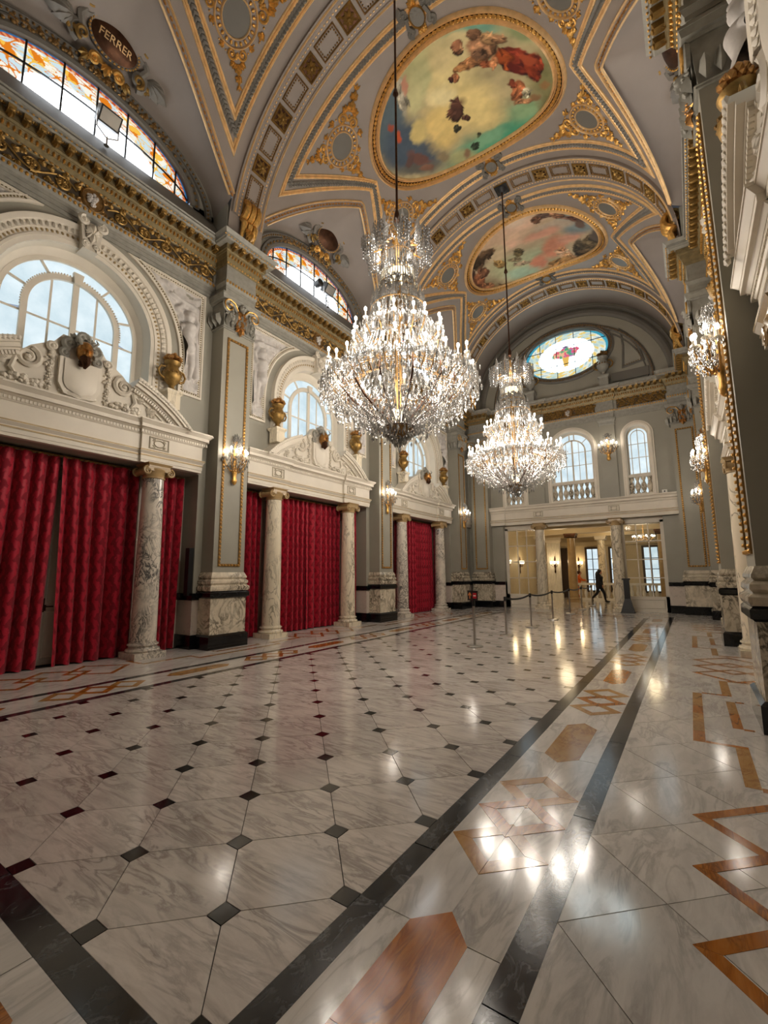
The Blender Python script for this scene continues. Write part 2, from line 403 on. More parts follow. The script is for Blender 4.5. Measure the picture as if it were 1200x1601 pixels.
def frosted():
    m, nt, b, N, L = newmat('frosted_daylight_pane'); N.remove(b); v = coords(N, L, 1.0)
    e = N.new('ShaderNodeEmission'); L.new(ramp(N, L, noise(N, L, v, 1.6, 5), [(.3, lin('bdd2db')), (.7, lin('e2eff4'))]), e.inputs['Color'])
    e.inputs['Strength'].default_value = DAY; L.new(e.outputs[0], N['Material Output'].inputs['Surface']); return m
M['frost'] = frosted()
def crystal():
    m, nt, b, N, L = newmat('cut_crystal')
    t = N.new('ShaderNodeBsdfTransparent'); t.inputs['Color'].default_value = (.97, .97, .96, 1)
    g = N.new('ShaderNodeBsdfGlossy'); g.inputs['Roughness'].default_value = .1; g.inputs['Color'].default_value = (.85, .84, .82, 1)
    d = N.new('ShaderNodeBsdfTranslucent'); d.inputs['Color'].default_value = (.36, .352, .34, 1)
    d2 = N.new('ShaderNodeBsdfDiffuse'); d2.inputs['Color'].default_value = (.29, .283, .27, 1)
    a1 = N.new('ShaderNodeMixShader'); a1.inputs[0].default_value = .5; L.new(d.outputs[0], a1.inputs[1]); L.new(d2.outputs[0], a1.inputs[2])
    a2 = N.new('ShaderNodeMixShader'); a2.inputs[0].default_value = .42; L.new(a1.outputs[0], a2.inputs[1]); L.new(g.outputs[0], a2.inputs[2])
    a3 = N.new('ShaderNodeMixShader'); a3.inputs[0].default_value = .82; L.new(t.outputs[0], a3.inputs[1]); L.new(a2.outputs[0], a3.inputs[2])
    L.new(a3.outputs[0], N['Material Output'].inputs['Surface']); N.remove(b); return m
M['crystal'] = crystal()
def glass():
    m, nt, b, N, L = newmat('clear_glass')
    t = N.new('ShaderNodeBsdfTransparent'); t.inputs['Color'].default_value = (.95, .96, .95, 1)
    g = N.new('ShaderNodeBsdfGlossy'); g.inputs['Roughness'].default_value = .03
    f = N.new('ShaderNodeFresnel'); f.inputs['IOR'].default_value = 1.5
    a = N.new('ShaderNodeMixShader'); L.new(f.outputs[0], a.inputs[0]); L.new(t.outputs[0], a.inputs[1]); L.new(g.outputs[0], a.inputs[2])
    L.new(a.outputs[0], N['Material Output'].inputs['Surface']); N.remove(b); return m
M['glass'] = glass()
def damask():
    """red silk damask: woven ogee pattern laid out along the cloth (uv in metres)"""
    m, nt, b, N, L = newmat('red_damask'); uv = N.new('ShaderNodeUVMap'); uv.uv_map = 'cloth'
    sx = N.new('ShaderNodeSeparateXYZ'); L.new(uv.outputs['UV'], sx.inputs[0])
    U = math_(N, L, 'MULTIPLY', sx.outputs[0], 2*PI/.22); V = math_(N, L, 'MULTIPLY', sx.outputs[1], 2*PI/.36)
    w1 = math_(N, L, 'SINE', math_(N, L, 'ADD', U, math_(N, L, 'MULTIPLY', math_(N, L, 'SINE', V), 1.3)))
    w2 = math_(N, L, 'COSINE', math_(N, L, 'SUBTRACT', math_(N, L, 'MULTIPLY', V, 2.0), math_(N, L, 'MULTIPLY', math_(N, L, 'COSINE', math_(N, L, 'MULTIPLY', U, 2.0)), 1.2)))
    nz = noise(N, L, uv.outputs['UV'], 26, 3)
    f = math_(N, L, 'ADD', math_(N, L, 'ADD', w1, math_(N, L, 'MULTIPLY', w2, .7)), math_(N, L, 'MULTIPLY', math_(N, L, 'SUBTRACT', nz, .5), 1.6))
    msk = ramp(N, L, math_(N, L, 'ADD', math_(N, L, 'MULTIPLY', f, .5), .5), [(.46, (0, 0, 0)), (.58, (1, 1, 1))])
    L.new(mix(N, L, msk, lin('80041c'), lin('ab0c2a')), b.inputs['Base Color'])
    L.new(ramp(N, L, msk, [(0, (.8,)*3), (1, (.5,)*3)]), b.inputs['Roughness'])
    b.inputs['Sheen Weight'].default_value = .15; b.inputs['Specular IOR Level'].default_value = .3
    return m
M['damask'] = damask()
def colmat(name, rough=.7):
    m, nt, b, N, L = newmat(name); a = N.new('ShaderNodeVertexColor'); a.layer_name = 'Col'; L.new(a.outputs['Color'], b.inputs['Base Color'])
    b.inputs['Roughness'].default_value = rough; b.inputs['Specular IOR Level'].default_value = .2; return m
M['canvas'] = colmat('painted_canvas')
def paint_verts(me, cols):
    at = me.color_attributes.new('Col', 'FLOAT_COLOR', 'POINT'); at.data.foreach_set('color', np.c_[cols, np.ones(len(cols))].astype(np.float32).ravel())

def vnoise(x, y, seed=0, octv=4):
    """value noise for the painters"""
    out = np.zeros_like(x); amp = 1.0
    for o in range(octv):
        g = np.random.default_rng(seed+o).uniform(-1, 1, (64, 64)); f = 2**o
        X, Y = x*f+100, y*f+100; i, j = np.floor(X).astype(int), np.floor(Y).astype(int); a, b = X-i, Y-j
        a, b = a*a*(3-2*a), b*b*(3-2*b); i0, i1, j0, j1 = i % 64, (i+1) % 64, j % 64, (j+1) % 64
        out += amp*((g[i0, j0]*(1-a)+g[i1, j0]*a)*(1-b)+(g[i0, j1]*(1-a)+g[i1, j1]*a)*b); amp *= .5
    return out

# ================================================================== FLOOR
TD, TH = .413, .055                       # half diagonal of a tile, half side of a black inset
OX, OY = -1.979, 1.5255
S1R, S1L, S2R, S2L = (-1.51, -1.37), (-6.73, -6.59), (-.785, -.645), (-7.515, -7.375)
FY0, FY1 = 1.06, 18.38
floor_mb = MB(); floor_mb.add(*box(XL-1.2, XR+1.2, YN-.4, 36, -.12, -.007))
floor = struct(obj('floor', floor_mb, M['grout'], smooth=False))
def slab(name, poly, m, top=0.0, tilt=True, bot=-.012, gap=.0034):
    p = np.array(poly, float); c = p.mean(0)
    if area(p) < 4e-5: return None
    d = p-c; L = np.linalg.norm(d, axis=1)[:, None]; p = c+d*np.maximum(.5, 1-gap/np.maximum(L, .01)); q = p-c
    v, f = prism(q, bot, top)
    if tilt: dz = q@rng.normal(0, .0011, 2); v[len(q):, 2] += dz*min(1, .0006/max(1e-6, np.abs(dz).max()))
    o = obj(name, MB().add(v, f), m, floor, (c[0], c[1], 0), smooth=False)
    return o
RECT = [(S1L[1], FY0), (S1R[0], FY0), (S1R[0], FY1), (S1L[1], FY1)]
tiles, insets = [], []
for i in range(-3, 46):
    for j in range(-16, 16):
        x, y = OX+TD*j, OY+TD*i
        if (i+j) % 2: # tile centre
            h = TH; d = TD
            oc = [(x+h, y+d-h), (x-h, y+d-h), (x-d+h, y+h), (x-d+h, y-h), (x-h, y-d+h), (x+h, y-d+h), (x+d-h, y-h), (x+d-h, y+h)]
            p = clip_poly(oc, RECT)
            if area(p) > .003: tiles.append((math.hypot(x, y), p))
        else:
            p = clip_poly([(x-TH, y-TH), (x+TH, y-TH), (x+TH, y+TH), (x-TH, y+TH)], RECT)
            if area(p) > .0008: insets.append((math.hypot(x, y), p))
def lay(name, items, m, top=0.0):
    items.sort(key=lambda t: t[0]); rest = MB()
    for k, (_, p) in enumerate(items):
        if k < 298: slab(name, p, m, top)
        else:
            q = np.array(p); c = q.mean(0); q = c+(q-c)*.992; rest.add(*prism(q, -.012, top))
    if rest.n: obj(name, rest, m, floor, smooth=False, stuff=True)
lay('tile', tiles, M['tile']); lay('inset', insets, M['blackmarble'], .0003)
def strips(name, x0, x1, y0, y1, L, m, along='y'):
    n = max(1, int(round(((y1-y0) if along == 'y' else (x1-x0))/L))); 
    for k in range(n):
        if along == 'y': a, b = y0+(y1-y0)*k/n, y0+(y1-y0)*(k+1)/n; slab(name, [(x0, a), (x1, a), (x1, b), (x0, b)], m)
        else: a, b = x0+(x1-x0)*k/n, x0+(x1-x0)*(k+1)/n; slab(name, [(a, y0), (b, y0), (b, y1), (a, y1)], m)
g = M['greystrip']; dx = .585
for s in (S1R, S1L): strips('dark_strip', *s, FY0-.14, FY1+.14, 1.55, g)
strips('dark_strip', S1L[1], S1R[0], FY0-.14, FY0, 1.6, g, 'x'); strips('dark_strip', S1L[1], S1R[0], FY1, FY1+.14, 1.6, g, 'x')
oy0, oy1 = FY0-.14-dx, FY1+.14+dx
for s in (S2R, S2L): strips('dark_strip', *s, oy0-.14, oy1+.14, 1.62, g)
strips('dark_strip', S2L[1], S2R[0], oy0-.14, oy0, 1.6, g, 'x'); strips('dark_strip', S2L[1], S2R[0], oy1, oy1+.14, 1.6, g, 'x')
# white slabs between the two dark strips, joints at the shoulders of the ochre hexagons
HX = [1.54+3.24*k for k in range(-1, 6)]
ys = sorted([y for h in HX for y in (h-.45, h+.45) if oy0 < y < oy1]+[oy0, oy1])
for (xa, xb) in ((S1R[1], S2R[0]), (S2L[1], S1L[0])):
    xm = (xa+xb)/2
    for a, b in zip(ys[:-1], ys[1:]):
        for u, v in ((xa, xm), (xm, xb)): slab('border_slab', [(u, a), (v, a), (v, b), (u, b)], M['slab'])
for yb in ((oy0, FY0-.14), (FY1+.14, oy1)): strips('border_slab', S1L[0], S1R[1], yb[0], yb[1], 1.1, M['slab'], 'x')
# outer floor: diamond slabs clipped to the strip along each wall and the two ends
def diamonds(rect, ax, ay, d):
    (x0, y0), (x1, y1) = rect; R4 = [(x0, y0), (x1, y0), (x1, y1), (x0, y1)]
    for i in range(int((y0-ay)/d)-2, int((y1-ay)/d)+3):
        for j in range(int((x0-ax)/d)-2, int((x1-ax)/d)+3):
            if (i+j) % 2: continue
            x, y = ax+j*d, ay+i*d
            p = clip_poly([(x+d, y), (x, y+d), (x-d, y), (x, y-d)], R4)
            if area(p) > .004: slab('border_slab', p, M['slab'])
diamonds(((S2R[1], YN), (XR+.4, YE)), -.23, 3.18, .415)
diamonds(((XL-.4, YN), (S2L[0], YE)), 2*XC+.23, 3.18, .415)
diamonds(((S2L[0], YN), (S2R[1], oy0-.14)), -.23, 3.18, .415)
diamonds(((S2L[0], oy1+.14), (S2R[1], YE)), -.23, 3.18, .415)
diamonds(((XL-.4, YE), (XR+.4, 31)), -.23, 3.18, .83)
# ochre inlay, a hair proud of the slabs
TP = .0012
TPK = [0]
def piece(p, m): slab('inlay', p, m, TP+TPK[0]*.0005, False, -.003, .0015)
def bar(ax, ay, bx, by, w_, m):
    d = np.array([bx-ax, by-ay]); n = np.array([-d[1], d[0]])/np.linalg.norm(d)*w_/2
    piece([(ax-n[0], ay-n[1]), (bx-n[0], by-n[1]), (bx+n[0], by+n[1]), (ax+n[0], ay+n[1])], m)
def diamond_frame(cx, cy, r, w_, m, cut=None):
    TPK[0] = (TPK[0]+1) % 3
    q = [(cx+r, cy), (cx, cy+r), (cx-r, cy), (cx, cy-r)]; k = r-w_*1.414
    p = [(cx+k, cy), (cx, cy+k), (cx-k, cy), (cx, cy-k)]
    for a in range(4):
        b = (a+1) % 4; pl = [q[a], q[b], p[b], p[a]]
        if cut: pl = clip_poly(pl, cut)
        if len(pl) > 2 and area(pl) > 3e-4: piece(pl, m)
for yc in ((oy0+FY0-.14)/2, (oy1+FY1+.14)/2):          # hexagons of the cross borders
    for k in range(2): c = -2.62-2.92*k; piece([(c-.45, yc-.145), (c+.45, yc-.145), (c+.6, yc), (c+.45, yc+.145), (c-.45, yc+.145), (c-.6, yc)], M['ochre'])
for sgn in (0, 1):
    MX = (lambda x: x) if sgn == 0 else (lambda x: 2*XC-x)
    xm = MX(-1.077)
    for k, h in enumerate(HX):
        mm = M['ochre'] if k % 2 else M['palochre']
        if oy0+.5 < h-.2 and h < oy1-.5:
            w_ = .145; piece([(xm-w_, h-.45), (xm, h-.6), (xm+w_, h-.45), (xm+w_, h-.12), (xm-w_, h-.12)], mm)
            piece([(xm-w_, h-.12), (xm+w_, h-.12), (xm+w_, h+.45), (xm, h+.6), (xm-w_, h+.45)], mm)
        c = h+1.62
        if oy0+.5 < c < oy1-.7:
            for o_ in (-.41, 0, .41): diamond_frame(xm, c+o_, .29, .092, M['palochre'] if o_ else M['ochre'])
    lim = [(XL+.02, YN), (XR-.02, YN), (XR-.02, YE), (XL+.02, YE)]
    for B in BAY:                                     # lattice of diamonds in front of each doorway
        for o_ in (-.635, 0, .635): diamond_frame(MX(.42), B-.09+o_, .55, .075, M['ochre'], lim)
    for P in PIL[:2]:                                 # stepped frame round each pilaster
        rect = lambda x0, x1, y0, y1, m: piece([(MX(x0), y0), (MX(x1), y0), (MX(x1), y1), (MX(x0), y1)] if sgn == 0 else [(MX(x1), y0), (MX(x0), y0), (MX(x0), y1), (MX(x1), y1)], m)
        for k in range(6): rect(-.12, -.02, P-1.08+k*.35, P-1.08+(k+1)*.35, M['palochre'] if k % 3 else M['ochre'])
        for s_ in (-1, 1):
            rect(-.02, .3, P+s_*1.05-.03, P+s_*1.05+.03, M['ochre'])
            rect(.2, .3, min(P+s_*1.08, P+s_*2.0), max(P+s_*1.08, P+s_*2.0), M['palochre'])
            rect(.3, .8, P+s_*2.0-.04, P+s_*2.0+.04, M['ochre'])
        rect(.22, .31, P-.45, P+.15, M['ochre']); rect(.22, .31, P+.15, P+.72, M['palochre'])
        rect(.31, .4, P-.45-.03, P-.45+.03, M['ochre']); rect(.31, .4, P+.72-.03, P+.72+.03, M['ochre'])

# ================================================================== CEILING
VA, VB, VZ, RB = 4.55, 4.35, 9.75, 4.45
def vault(v):                             # flat (s, y, h) -> barrel vault, h towards the room
    th = PI/2+v[:, 0]/RB
    return np.stack([XC-(VA-v[:, 2])*np.cos(th), v[:, 1], VZ+(VB-v[:, 2])*np.sin(th)], 1)
S_ = lambda deg: (math.radians(deg)-PI/2)*RB
def groin(y): y = np.abs(y); return 43.5-7.2*y-1.4*y*y     # degrees along the barrel, y from the bay centre
LA, LB, LZ = 2.72, 1.62, 10.35
def lun_arch(y): return LZ+LB*np.sqrt(np.maximum(0, 1-(y/LA)**2))
ceil_mb = MB(); ny, nt_ = 49, 60
for B in BAY:
    yy = np.linspace(-2.725, 2.725, ny); gd = groin(yy)
    tt = np.linspace(0, 1, nt_); S = (np.radians(gd[:, None]+(180-2*gd[:, None])*tt[None])-PI/2)*RB
    ceil_mb.add(vault(np.stack([S, np.broadcast_to((yy+B)[:, None], S.shape), 0*S], -1).reshape(-1, 3)), [grid(ny, nt_)])
    for sg in (-1, 1):                    # the vaults over the lunette windows
        gx = np.radians(gd); G = np.stack([-VA*np.cos(gx), yy+B, VZ+VB*np.sin(gx)], 1); W_ = np.stack([np.full(ny, -HW-.05), yy+B, lun_arch(yy)], 1)
        t = np.linspace(0, 1, 9)[None, :, None]; Q = (W_[:, None]*(1-t)+G[:, None]*t); Q[..., 2] += .12*np.sin(t[..., 0]*PI)*(1-(np.abs(yy)/2.725)**2)[:, None]
        Q[..., 0] = XC+sg*-1*Q[..., 0] if sg == 1 else XC+Q[..., 0]
        ceil_mb.add(Q.reshape(-1, 3), [grid(ny, 9)])
for y0, y1 in ((YN, BAY[0]-2.725), (BAY[0]+2.725, BAY[1]-2.725), (BAY[1]+2.725, BAY[2]-2.725), (BAY[2]+2.725, YE+.3)):
    s = np.linspace(S_(0), S_(180), 80); yy = np.array([y0, y1])
    ceil_mb.add(vault(np.stack(np.broadcast_arrays(s[:, None], yy[None], 0*s[:, None]), -1).reshape(-1, 3)), [grid(80, 2)])
ceil_mb.add(*box(XL-.6, XR+.6, YN-.3, YE+.6, 14.4, 14.5))
ceiling = struct(obj('ceiling', ceil_mb, M['taupe']))

# --- ornament of one bay, built round the middle bay and copied to the others
def put(name, mb, m, f=vault, stuff=False, sharp=38, parent=None, label=None):
    return obj(name, mb.warp(f) if f else mb, m, parent or ceiling, stuff=stuff, sharp=sharp, label=label)
B = BAY[1]
def rim(half, lo, hi, apex, n=14):
    """outline of a bay's vault panel: V corners low on both sides, apexes toward the oval"""
    pts = []
    for sg in (-1, 1):
        y = np.linspace(-half, half, 2*n+1)*(-sg); d = apex-(apex-lo)*(np.abs(y)/half)**1.12
        s = (np.radians(d)-PI/2)*RB*(1 if sg < 0 else -1); pts.append(np.stack([s, y+B], 1))
    out = np.concatenate([pts[0], pts[1]]); return densify(np.vstack([out, out[:1]]), .12)[:-1]
bay_orn = []
r1, r2 = rim(2.47, 25.6, 154, 49.8), rim(2.25, 33.6, 146, 52.6)
line = MB()
for r_ in (r1, r2):
    for off in (-.035, .035): line.add(*sweep(r_, half_round(.045, .035, off), True))
    line.add(*sweep(r_, half_round(.03, .05, 0), True))
bay_orn.append(put('border_moulding', line, M['goldline']))
lf = MB(); mid = resample((r1+np.roll(r2, 0, 0)[:len(r1)])/2 if len(r1) == len(r2) else rim(2.36, 29.6, 150, 51.2), .085, True); t_ = np.gradient(mid, axis=0); a_ = np.arctan2(t_[:, 1], t_[:, 0])
for off in (-.045, .045): leaves(lf, np.c_[mid, np.zeros(len(mid))], .13, a_-PI/2-off*14)
bay_orn.append(put('leaf_band', lf, M['leafgrey'], stuff=True))
for sg in (-1, 1):                         # gilded arris of the lunette vaults
    y = np.linspace(-2.7, 2.7, 70); s = (np.radians(groin(y))-PI/2)*RB*(-sg) if sg > 0 else (np.radians(groin(y))-PI/2)*RB
    p = np.stack([s, y+B], 1); e = MB()
    for off in (-.08, .08): e.add(*sweep(p, half_round(.05, .05, off)))
    bay_orn.append(put('gilded_arris', e, M['goldline']))
    e2 = MB(); q = resample(p, .11); scatter(e2, ICO_V, ICO_F, np.c_[q, np.full(len(q), .012)], (.05, .03, .025), np.arctan2(*np.gradient(q, axis=0).T[::-1])); bay_orn.append(put('bead_course', e2, M['copper'], stuff=True))
for sg in (-1, 1):
    for q in (-1, 1):                      # four medallions
        mx, my = sg*(PI/2-math.radians(51.5))*RB, B+q*1.5
        pl = MB(); pl.add(*prism(ellipse(mx, my, .31, .29, 32), 0, .015)); md = put('medallion', pl, M['dim'])
        fr = MB()
        for rr, ww in ((.325, .04), (.475, .04)): fr.add(*sweep(ellipse(mx, my, rr, rr*.94, 40), half_round(ww, .05), True))
        put('frame', fr, M['goldline'], parent=md)
        eg = MB(); a = np.arange(22)*2*PI/22; scatter(eg, ICO_V, ICO_F, np.stack([mx+.4*np.cos(a), my+.376*np.sin(a), 0*a+.02], 1), (.045, .035, .03), a)
        put('egg_course', eg, M['gold'], parent=md, stuff=True)
        sc = MB()
        dirs = [math.atan2(q*.7, sg*1.0), math.atan2(q*.55, -sg*1.0), math.atan2(-q*1.0, sg*.1)]
        for k, an in enumerate(dirs): corner_scroll(sc, mx+.52*math.cos(an), my+.5*math.sin(an), an, (.62, .8, .62)[k])
        put('scrollwork', sc, M['gold'], parent=md)
        bay_orn.append(md)
def cartouche(cx, cy, m2):
    c = MB(); c.add(*prism(ellipse(cx, cy, .15, .2, 24), 0, .05))
    for sg in (-1, 1):
        volute(c, cx+sg*.24, cy+.22, .1, PI/2, -sg, .045); volute(c, cx+sg*.26, cy-.2, .12, -PI/2, sg, .05)
        c.add(*tube([(cx+sg*.2, cy+.2, .04), (cx+sg*.27, cy+.05, .07), (cx+sg*.22, cy-.12, .06)], .045, 6))
    k = put('cartouche', c, M['dim'])
    gmb = MB(); gmb.add(*sweep(ellipse(cx, cy, .17, .22, 28), half_round(.035, .09), True)); spray(gmb, cx, cy+.2, PI/2, .2, 5, 1.2); spray(gmb, cx, cy-.2, -PI/2, .2, 5, 1.2); blobs(gmb, cx, cy+.27, .1, .06, 8, .04, .03)
    put('gilding', gmb, M['gold'], parent=k, stuff=True); return k
for q in (-1, 1): bay_orn.append(cartouche(0, B+q*2.28, None))
# lunette mouldings on the window wall and vela
ribs = []
def rib(P):
    m = MB(); s0, s1 = S_(9), S_(171); n = 90; s = np.linspace(s0, s1, n)
    prof = np.array([(-.46, 0), (-.46, .07), (-.36, .07), (-.34, .045), (.34, .045), (.36, .07), (.46, .07), (.46, 0)])
    p = np.stack([s, np.full(n, P)], 1); m.add(*sweep(p, prof)); r = put('rib', m, M['taupe'])
    b = MB()
    for off in (-.4, .4): b.add(*sweep(p, half_round(.05, .05, off))); 
    put('gilded_edge', b.warp(lambda v: v+np.array([0, 0, .05])), M['goldline'], parent=r)
    bd = MB(); q = resample(p, .09)
    for off in (-.28, .28): scatter(bd, ICO_V, ICO_F, np.c_[q[:, 0], q[:, 1]+off, np.full(len(q), .05)], (.03, .02, .02))
    put('bead_course', bd, M['goldline'], parent=r, stuff=True)
    for k in range(-5, 6):
        c = S_(90+k*15.7)
        if abs(k) < 5.2:
            rs = MB(); w_ = .19; rs.add(*sweep([(c-w_, P-w_), (c+w_, P-w_), (c+w_, P+w_), (c-w_, P+w_)], half_round(.05, .05), True)); rosette(rs, c, P, .17, 0)
            gr = MB(); gr.add(*prism([(c-w_, P-w_), (c+w_, P-w_), (c+w_, P+w_), (c-w_, P+w_)], 0, .012)); gr.warp(lambda v: v+np.array([0, 0, .045])); put('rosette_ground', gr, M['bronze'], parent=r)
            for dx_ in (-1, 1):
                for dy_ in (-1, 1): leaves(rs, [(c+dx_*.09, P+dy_*.09, 0)], .1, math.atan2(dy_, dx_)-PI/2)
            rs.warp(lambda v: v+np.array([0, 0, .045])); put('rosette', rs, M['urngold'], parent=r)
        if k < 5:
            c2 = S_(90+(k+.5)*15.7); cf = MB(); w1, w2 = .29, .19
            for o1, o2 in ((0, .03),): cf.add(*sweep(densify([(c2-w1+o1, P-w2+o1), (c2+w1-o1, P-w2+o1), (c2+w1-o1, P+w2-o1), (c2-w1+o1, P+w2-o1), (c2-w1+o1, P-w2+o1)], .15)[:-1], half_round(.035, o2), True))
            q = resample([(c2-w1+.05, P-w2+.05), (c2+w1-.05, P-w2+.05), (c2+w1-.05, P+w2-.05), (c2-w1+.05, P+w2-.05)], .06, True); scatter(cf, ICO_V, ICO_F, np.c_[q, np.full(len(q), .012)], .022)
            cf.warp(lambda v: v+np.array([0, 0, .045])); put('coffer', cf, M['darkgold'], parent=r)
    return r
rib0 = rib(PIL[1])
index_children()
rib_a = dup(rib0, loc=(0, PIL[0]-PIL[1], 0)); rib_b = dup(rib0, loc=(0, PIL[2]-PIL[1], 0))
for o in bay_orn:
    dup(o, loc=(0, BAY[2]-B, 0)); dup(o, loc=(0, BAY[0]-B, 0))
# hooks in the crown that carry the chandeliers
def plate(P):
    m = MB(); m.add(*box(-.2, .2, -.2, .2, 0, .06)); m.add(*lathe([(.16, 0), (.1, -.07), (.03, -.1)], 16)); return obj('hook_plate', m, M['black'], ceiling, (XC, P, VZ+VB-.11))
plate(PIL[0]); plate(PIL[1])

# --- ceiling paintings
PAINT_A=[[0.305,-0.939,1.545,0.252,-1.612,3.036,'7f8f68',0.9],[-0.169,-0.939,2.302,0.905,-1.929,1.691,'a9a878',0.9],[-0.661,0.06,0.972,0.65,-2.093,1.026,'4c5660',0.6],[-0.697,-0.65,2.789,1.38,-1.544,1.026,'56646a',0.5],[0.047,0.964,1.304,-0.052,0.105,1.913,'5f8f70',0.7],[0.538,0.798,2.305,0.486,-0.855,1.576,'6d9a78',0.8],[0.879,0.14,3.739,0.726,-0.458,1.627,'7d7a50',0.8],[0.009,-0.438,1.996,0.659,-1.366,1.341,'d6c48a',0.8],[0.099,0.219,1.342,0.859,-2.169,1.164,'e0c987',0.7],[-0.278,0.185,3.433,0.721,-1.436,1.641,'dcc07a',0.6],[0.261,-0.797,3.055,0.945,-2.291,2.733,'c9b988',0.8],[-0.255,-0.626,5.501,3.315,-2.199,1.359,'b9b684',0.6],[0.034,-0.721,4.796,1.639,-2.535,2.532,'cdbb88',0.8],[0.307,0.844,2.401,-0.168,1.015,4.47,'4f9a78',0.6],[0.585,0.577,3.602,-0.394,1.532,3.972,'8fae80',0.7],[0.091,0.796,2.921,-0.132,0.382,5.688,'79a882',0.6],[-0.566,-0.812,4.957,2.346,-2.007,1.424,'5a686e',0.6],[-0.709,-0.084,2.545,1.161,-2.339,1.502,'485460',0.6],[-0.726,0.431,2.976,0.801,-5.27,4.443,'5c5a52',0.7],[0.149,-1.057,3.791,0.455,-3.448,6.859,'8fa07c',0.7],[0.434,-0.84,3.445,0.985,-5.133,7.208,'6f9a84',0.7],[0.806,-0.587,3.376,1.855,-4.535,4.419,'8a9468',0.7],[0.836,0.618,6.485,1.201,-0.665,2.397,'76734c',0.7],[0.276,1.313,2.738,-0.173,0.972,3.633,'3f8f78',0.6],[-0.249,0.856,3.263,0.618,-4.33,5.117,'a8a878',0.7],[-0.127,-0.252,3.902,1.34,-4.427,3.947,'e6d6a0',0.7],[-0.34,-0.508,8.312,4.138,-4.052,2.753,'c6c08c',0.5],[-0.49,-0.03,7.253,2.91,-4.4,3.142,'cdb878',0.5],[-0.454,-0.657,12.058,4.137,-3.139,2.708,'a8a08c',0.35],[-0.378,-0.724,21.144,8.921,-5.329,4.137,'c08a70',0.5],[-0.698,-0.23,15.493,7.179,-9.566,6.222,'b5502e',0.5],[-0.731,-0.451,18.088,8.838,-14.994,9.717,'9a4a34',0.6],[-0.633,0.321,2.522,2.487,-11.141,4.024,'6a4a42',0.5],[-0.639,0.569,7.523,3.006,-14.19,9.148,'7d5a48',0.5],[-0.429,0.618,8.096,2.866,-7.7,5.559,'8a7a5c',0.7],[-0.171,0.875,8.104,8.092,-12.865,4.017,'8a6d52',0.6],[-0.737,0.232,7.571,8.243,-8.511,2.954,'5a4440',0.5],[0.695,-0.179,3.772,1.661,-3.58,3.754,'7a2f1e',0.15],[0.823,-0.078,9.551,1.974,-1.489,4.26,'8a3820',0.2],[0.573,-0.272,4.69,3.788,-7.966,4.386,'9c4a22',0.25],[0.792,-0.205,6.569,3.355,-10.128,9.711,'a04a2c',0.5],[0.634,-0.11,15.997,-0.14,0.238,6.588,'5e2016',0.6],[0.42,-0.562,5.502,1.51,-3.448,4.854,'9a7050',0.25],[0.5,-0.618,7.838,2.086,-5.135,7.882,'b58c60',0.3],[0.582,-0.567,9.001,3.66,-9.12,10.223,'8f6a4a',0.3],[0.376,-0.75,11.113,3.218,-8.343,11.106,'7d5a40',0.3],[0.218,-0.722,15.037,4.69,-7.082,8.162,'8a5c40',0.25],[0.239,-0.685,30.115,9.233,-11.236,13.205,'b88c62',0.3],[0.253,-0.439,6.502,-0.113,-1.071,9.042,'a8744a',0.25],[0.148,-0.43,10.374,0.538,-4.238,13.28,'b5804f',0.3],[0.047,-0.379,18.645,-0.854,-1.649,17.234,'a86e48',0.2],[-0.009,-0.382,27.682,9.144,-19.035,18.437,'5a3020',0.2],[0.375,-0.323,11.431,1.607,-5.12,11.662,'8c4e30',0.3],[0.447,-0.292,15.199,6.212,-7.159,7.073,'b87a50',0.3],[0.356,-0.495,12.62,3.537,-7.831,10.343,'7a5a42',0.4],[0.577,0.228,11.282,3.996,-4.089,4.64,'a0603c',0.25],[0.659,0.291,14.624,3.111,-4.208,9.057,'c9bf9e',0.3],[0.601,0.432,7.349,1.159,-5.204,14.837,'b5825a',0.3],[0.539,0.097,21.043,4.899,-7.705,13.256,'7a3a24',0.25],[0.724,0.409,14.517,2.937,-4.432,11.133,'8a6a48',0.5],[0.86,0.238,12.342,2.386,-3.055,10.552,'8c6a44',0.6],[-0.068,0.074,9.515,4.604,-5.487,3.662,'4a3026',0.15],[-0.148,0.084,18.364,6.057,-10.161,8.889,'5a3a2c',0.2],[-0.011,0.259,18.792,5.633,-13.703,13.24,'4f3428',0.15],[-0.134,0.357,21.072,6.631,-10.732,9.445,'3c3a2a',0.2],[-0.056,-0.057,26.652,8.568,-12.904,12.064,'5d3e30',0.2],[0.017,-0.005,22.535,6.927,-10.744,10.61,'553629',0.2],[0.02,0.657,42.835,11.947,-18.496,18.329,'4a5238',0.3],[-0.059,0.826,20.748,5.888,-12.495,11.588,'3f4f3a',0.3]]
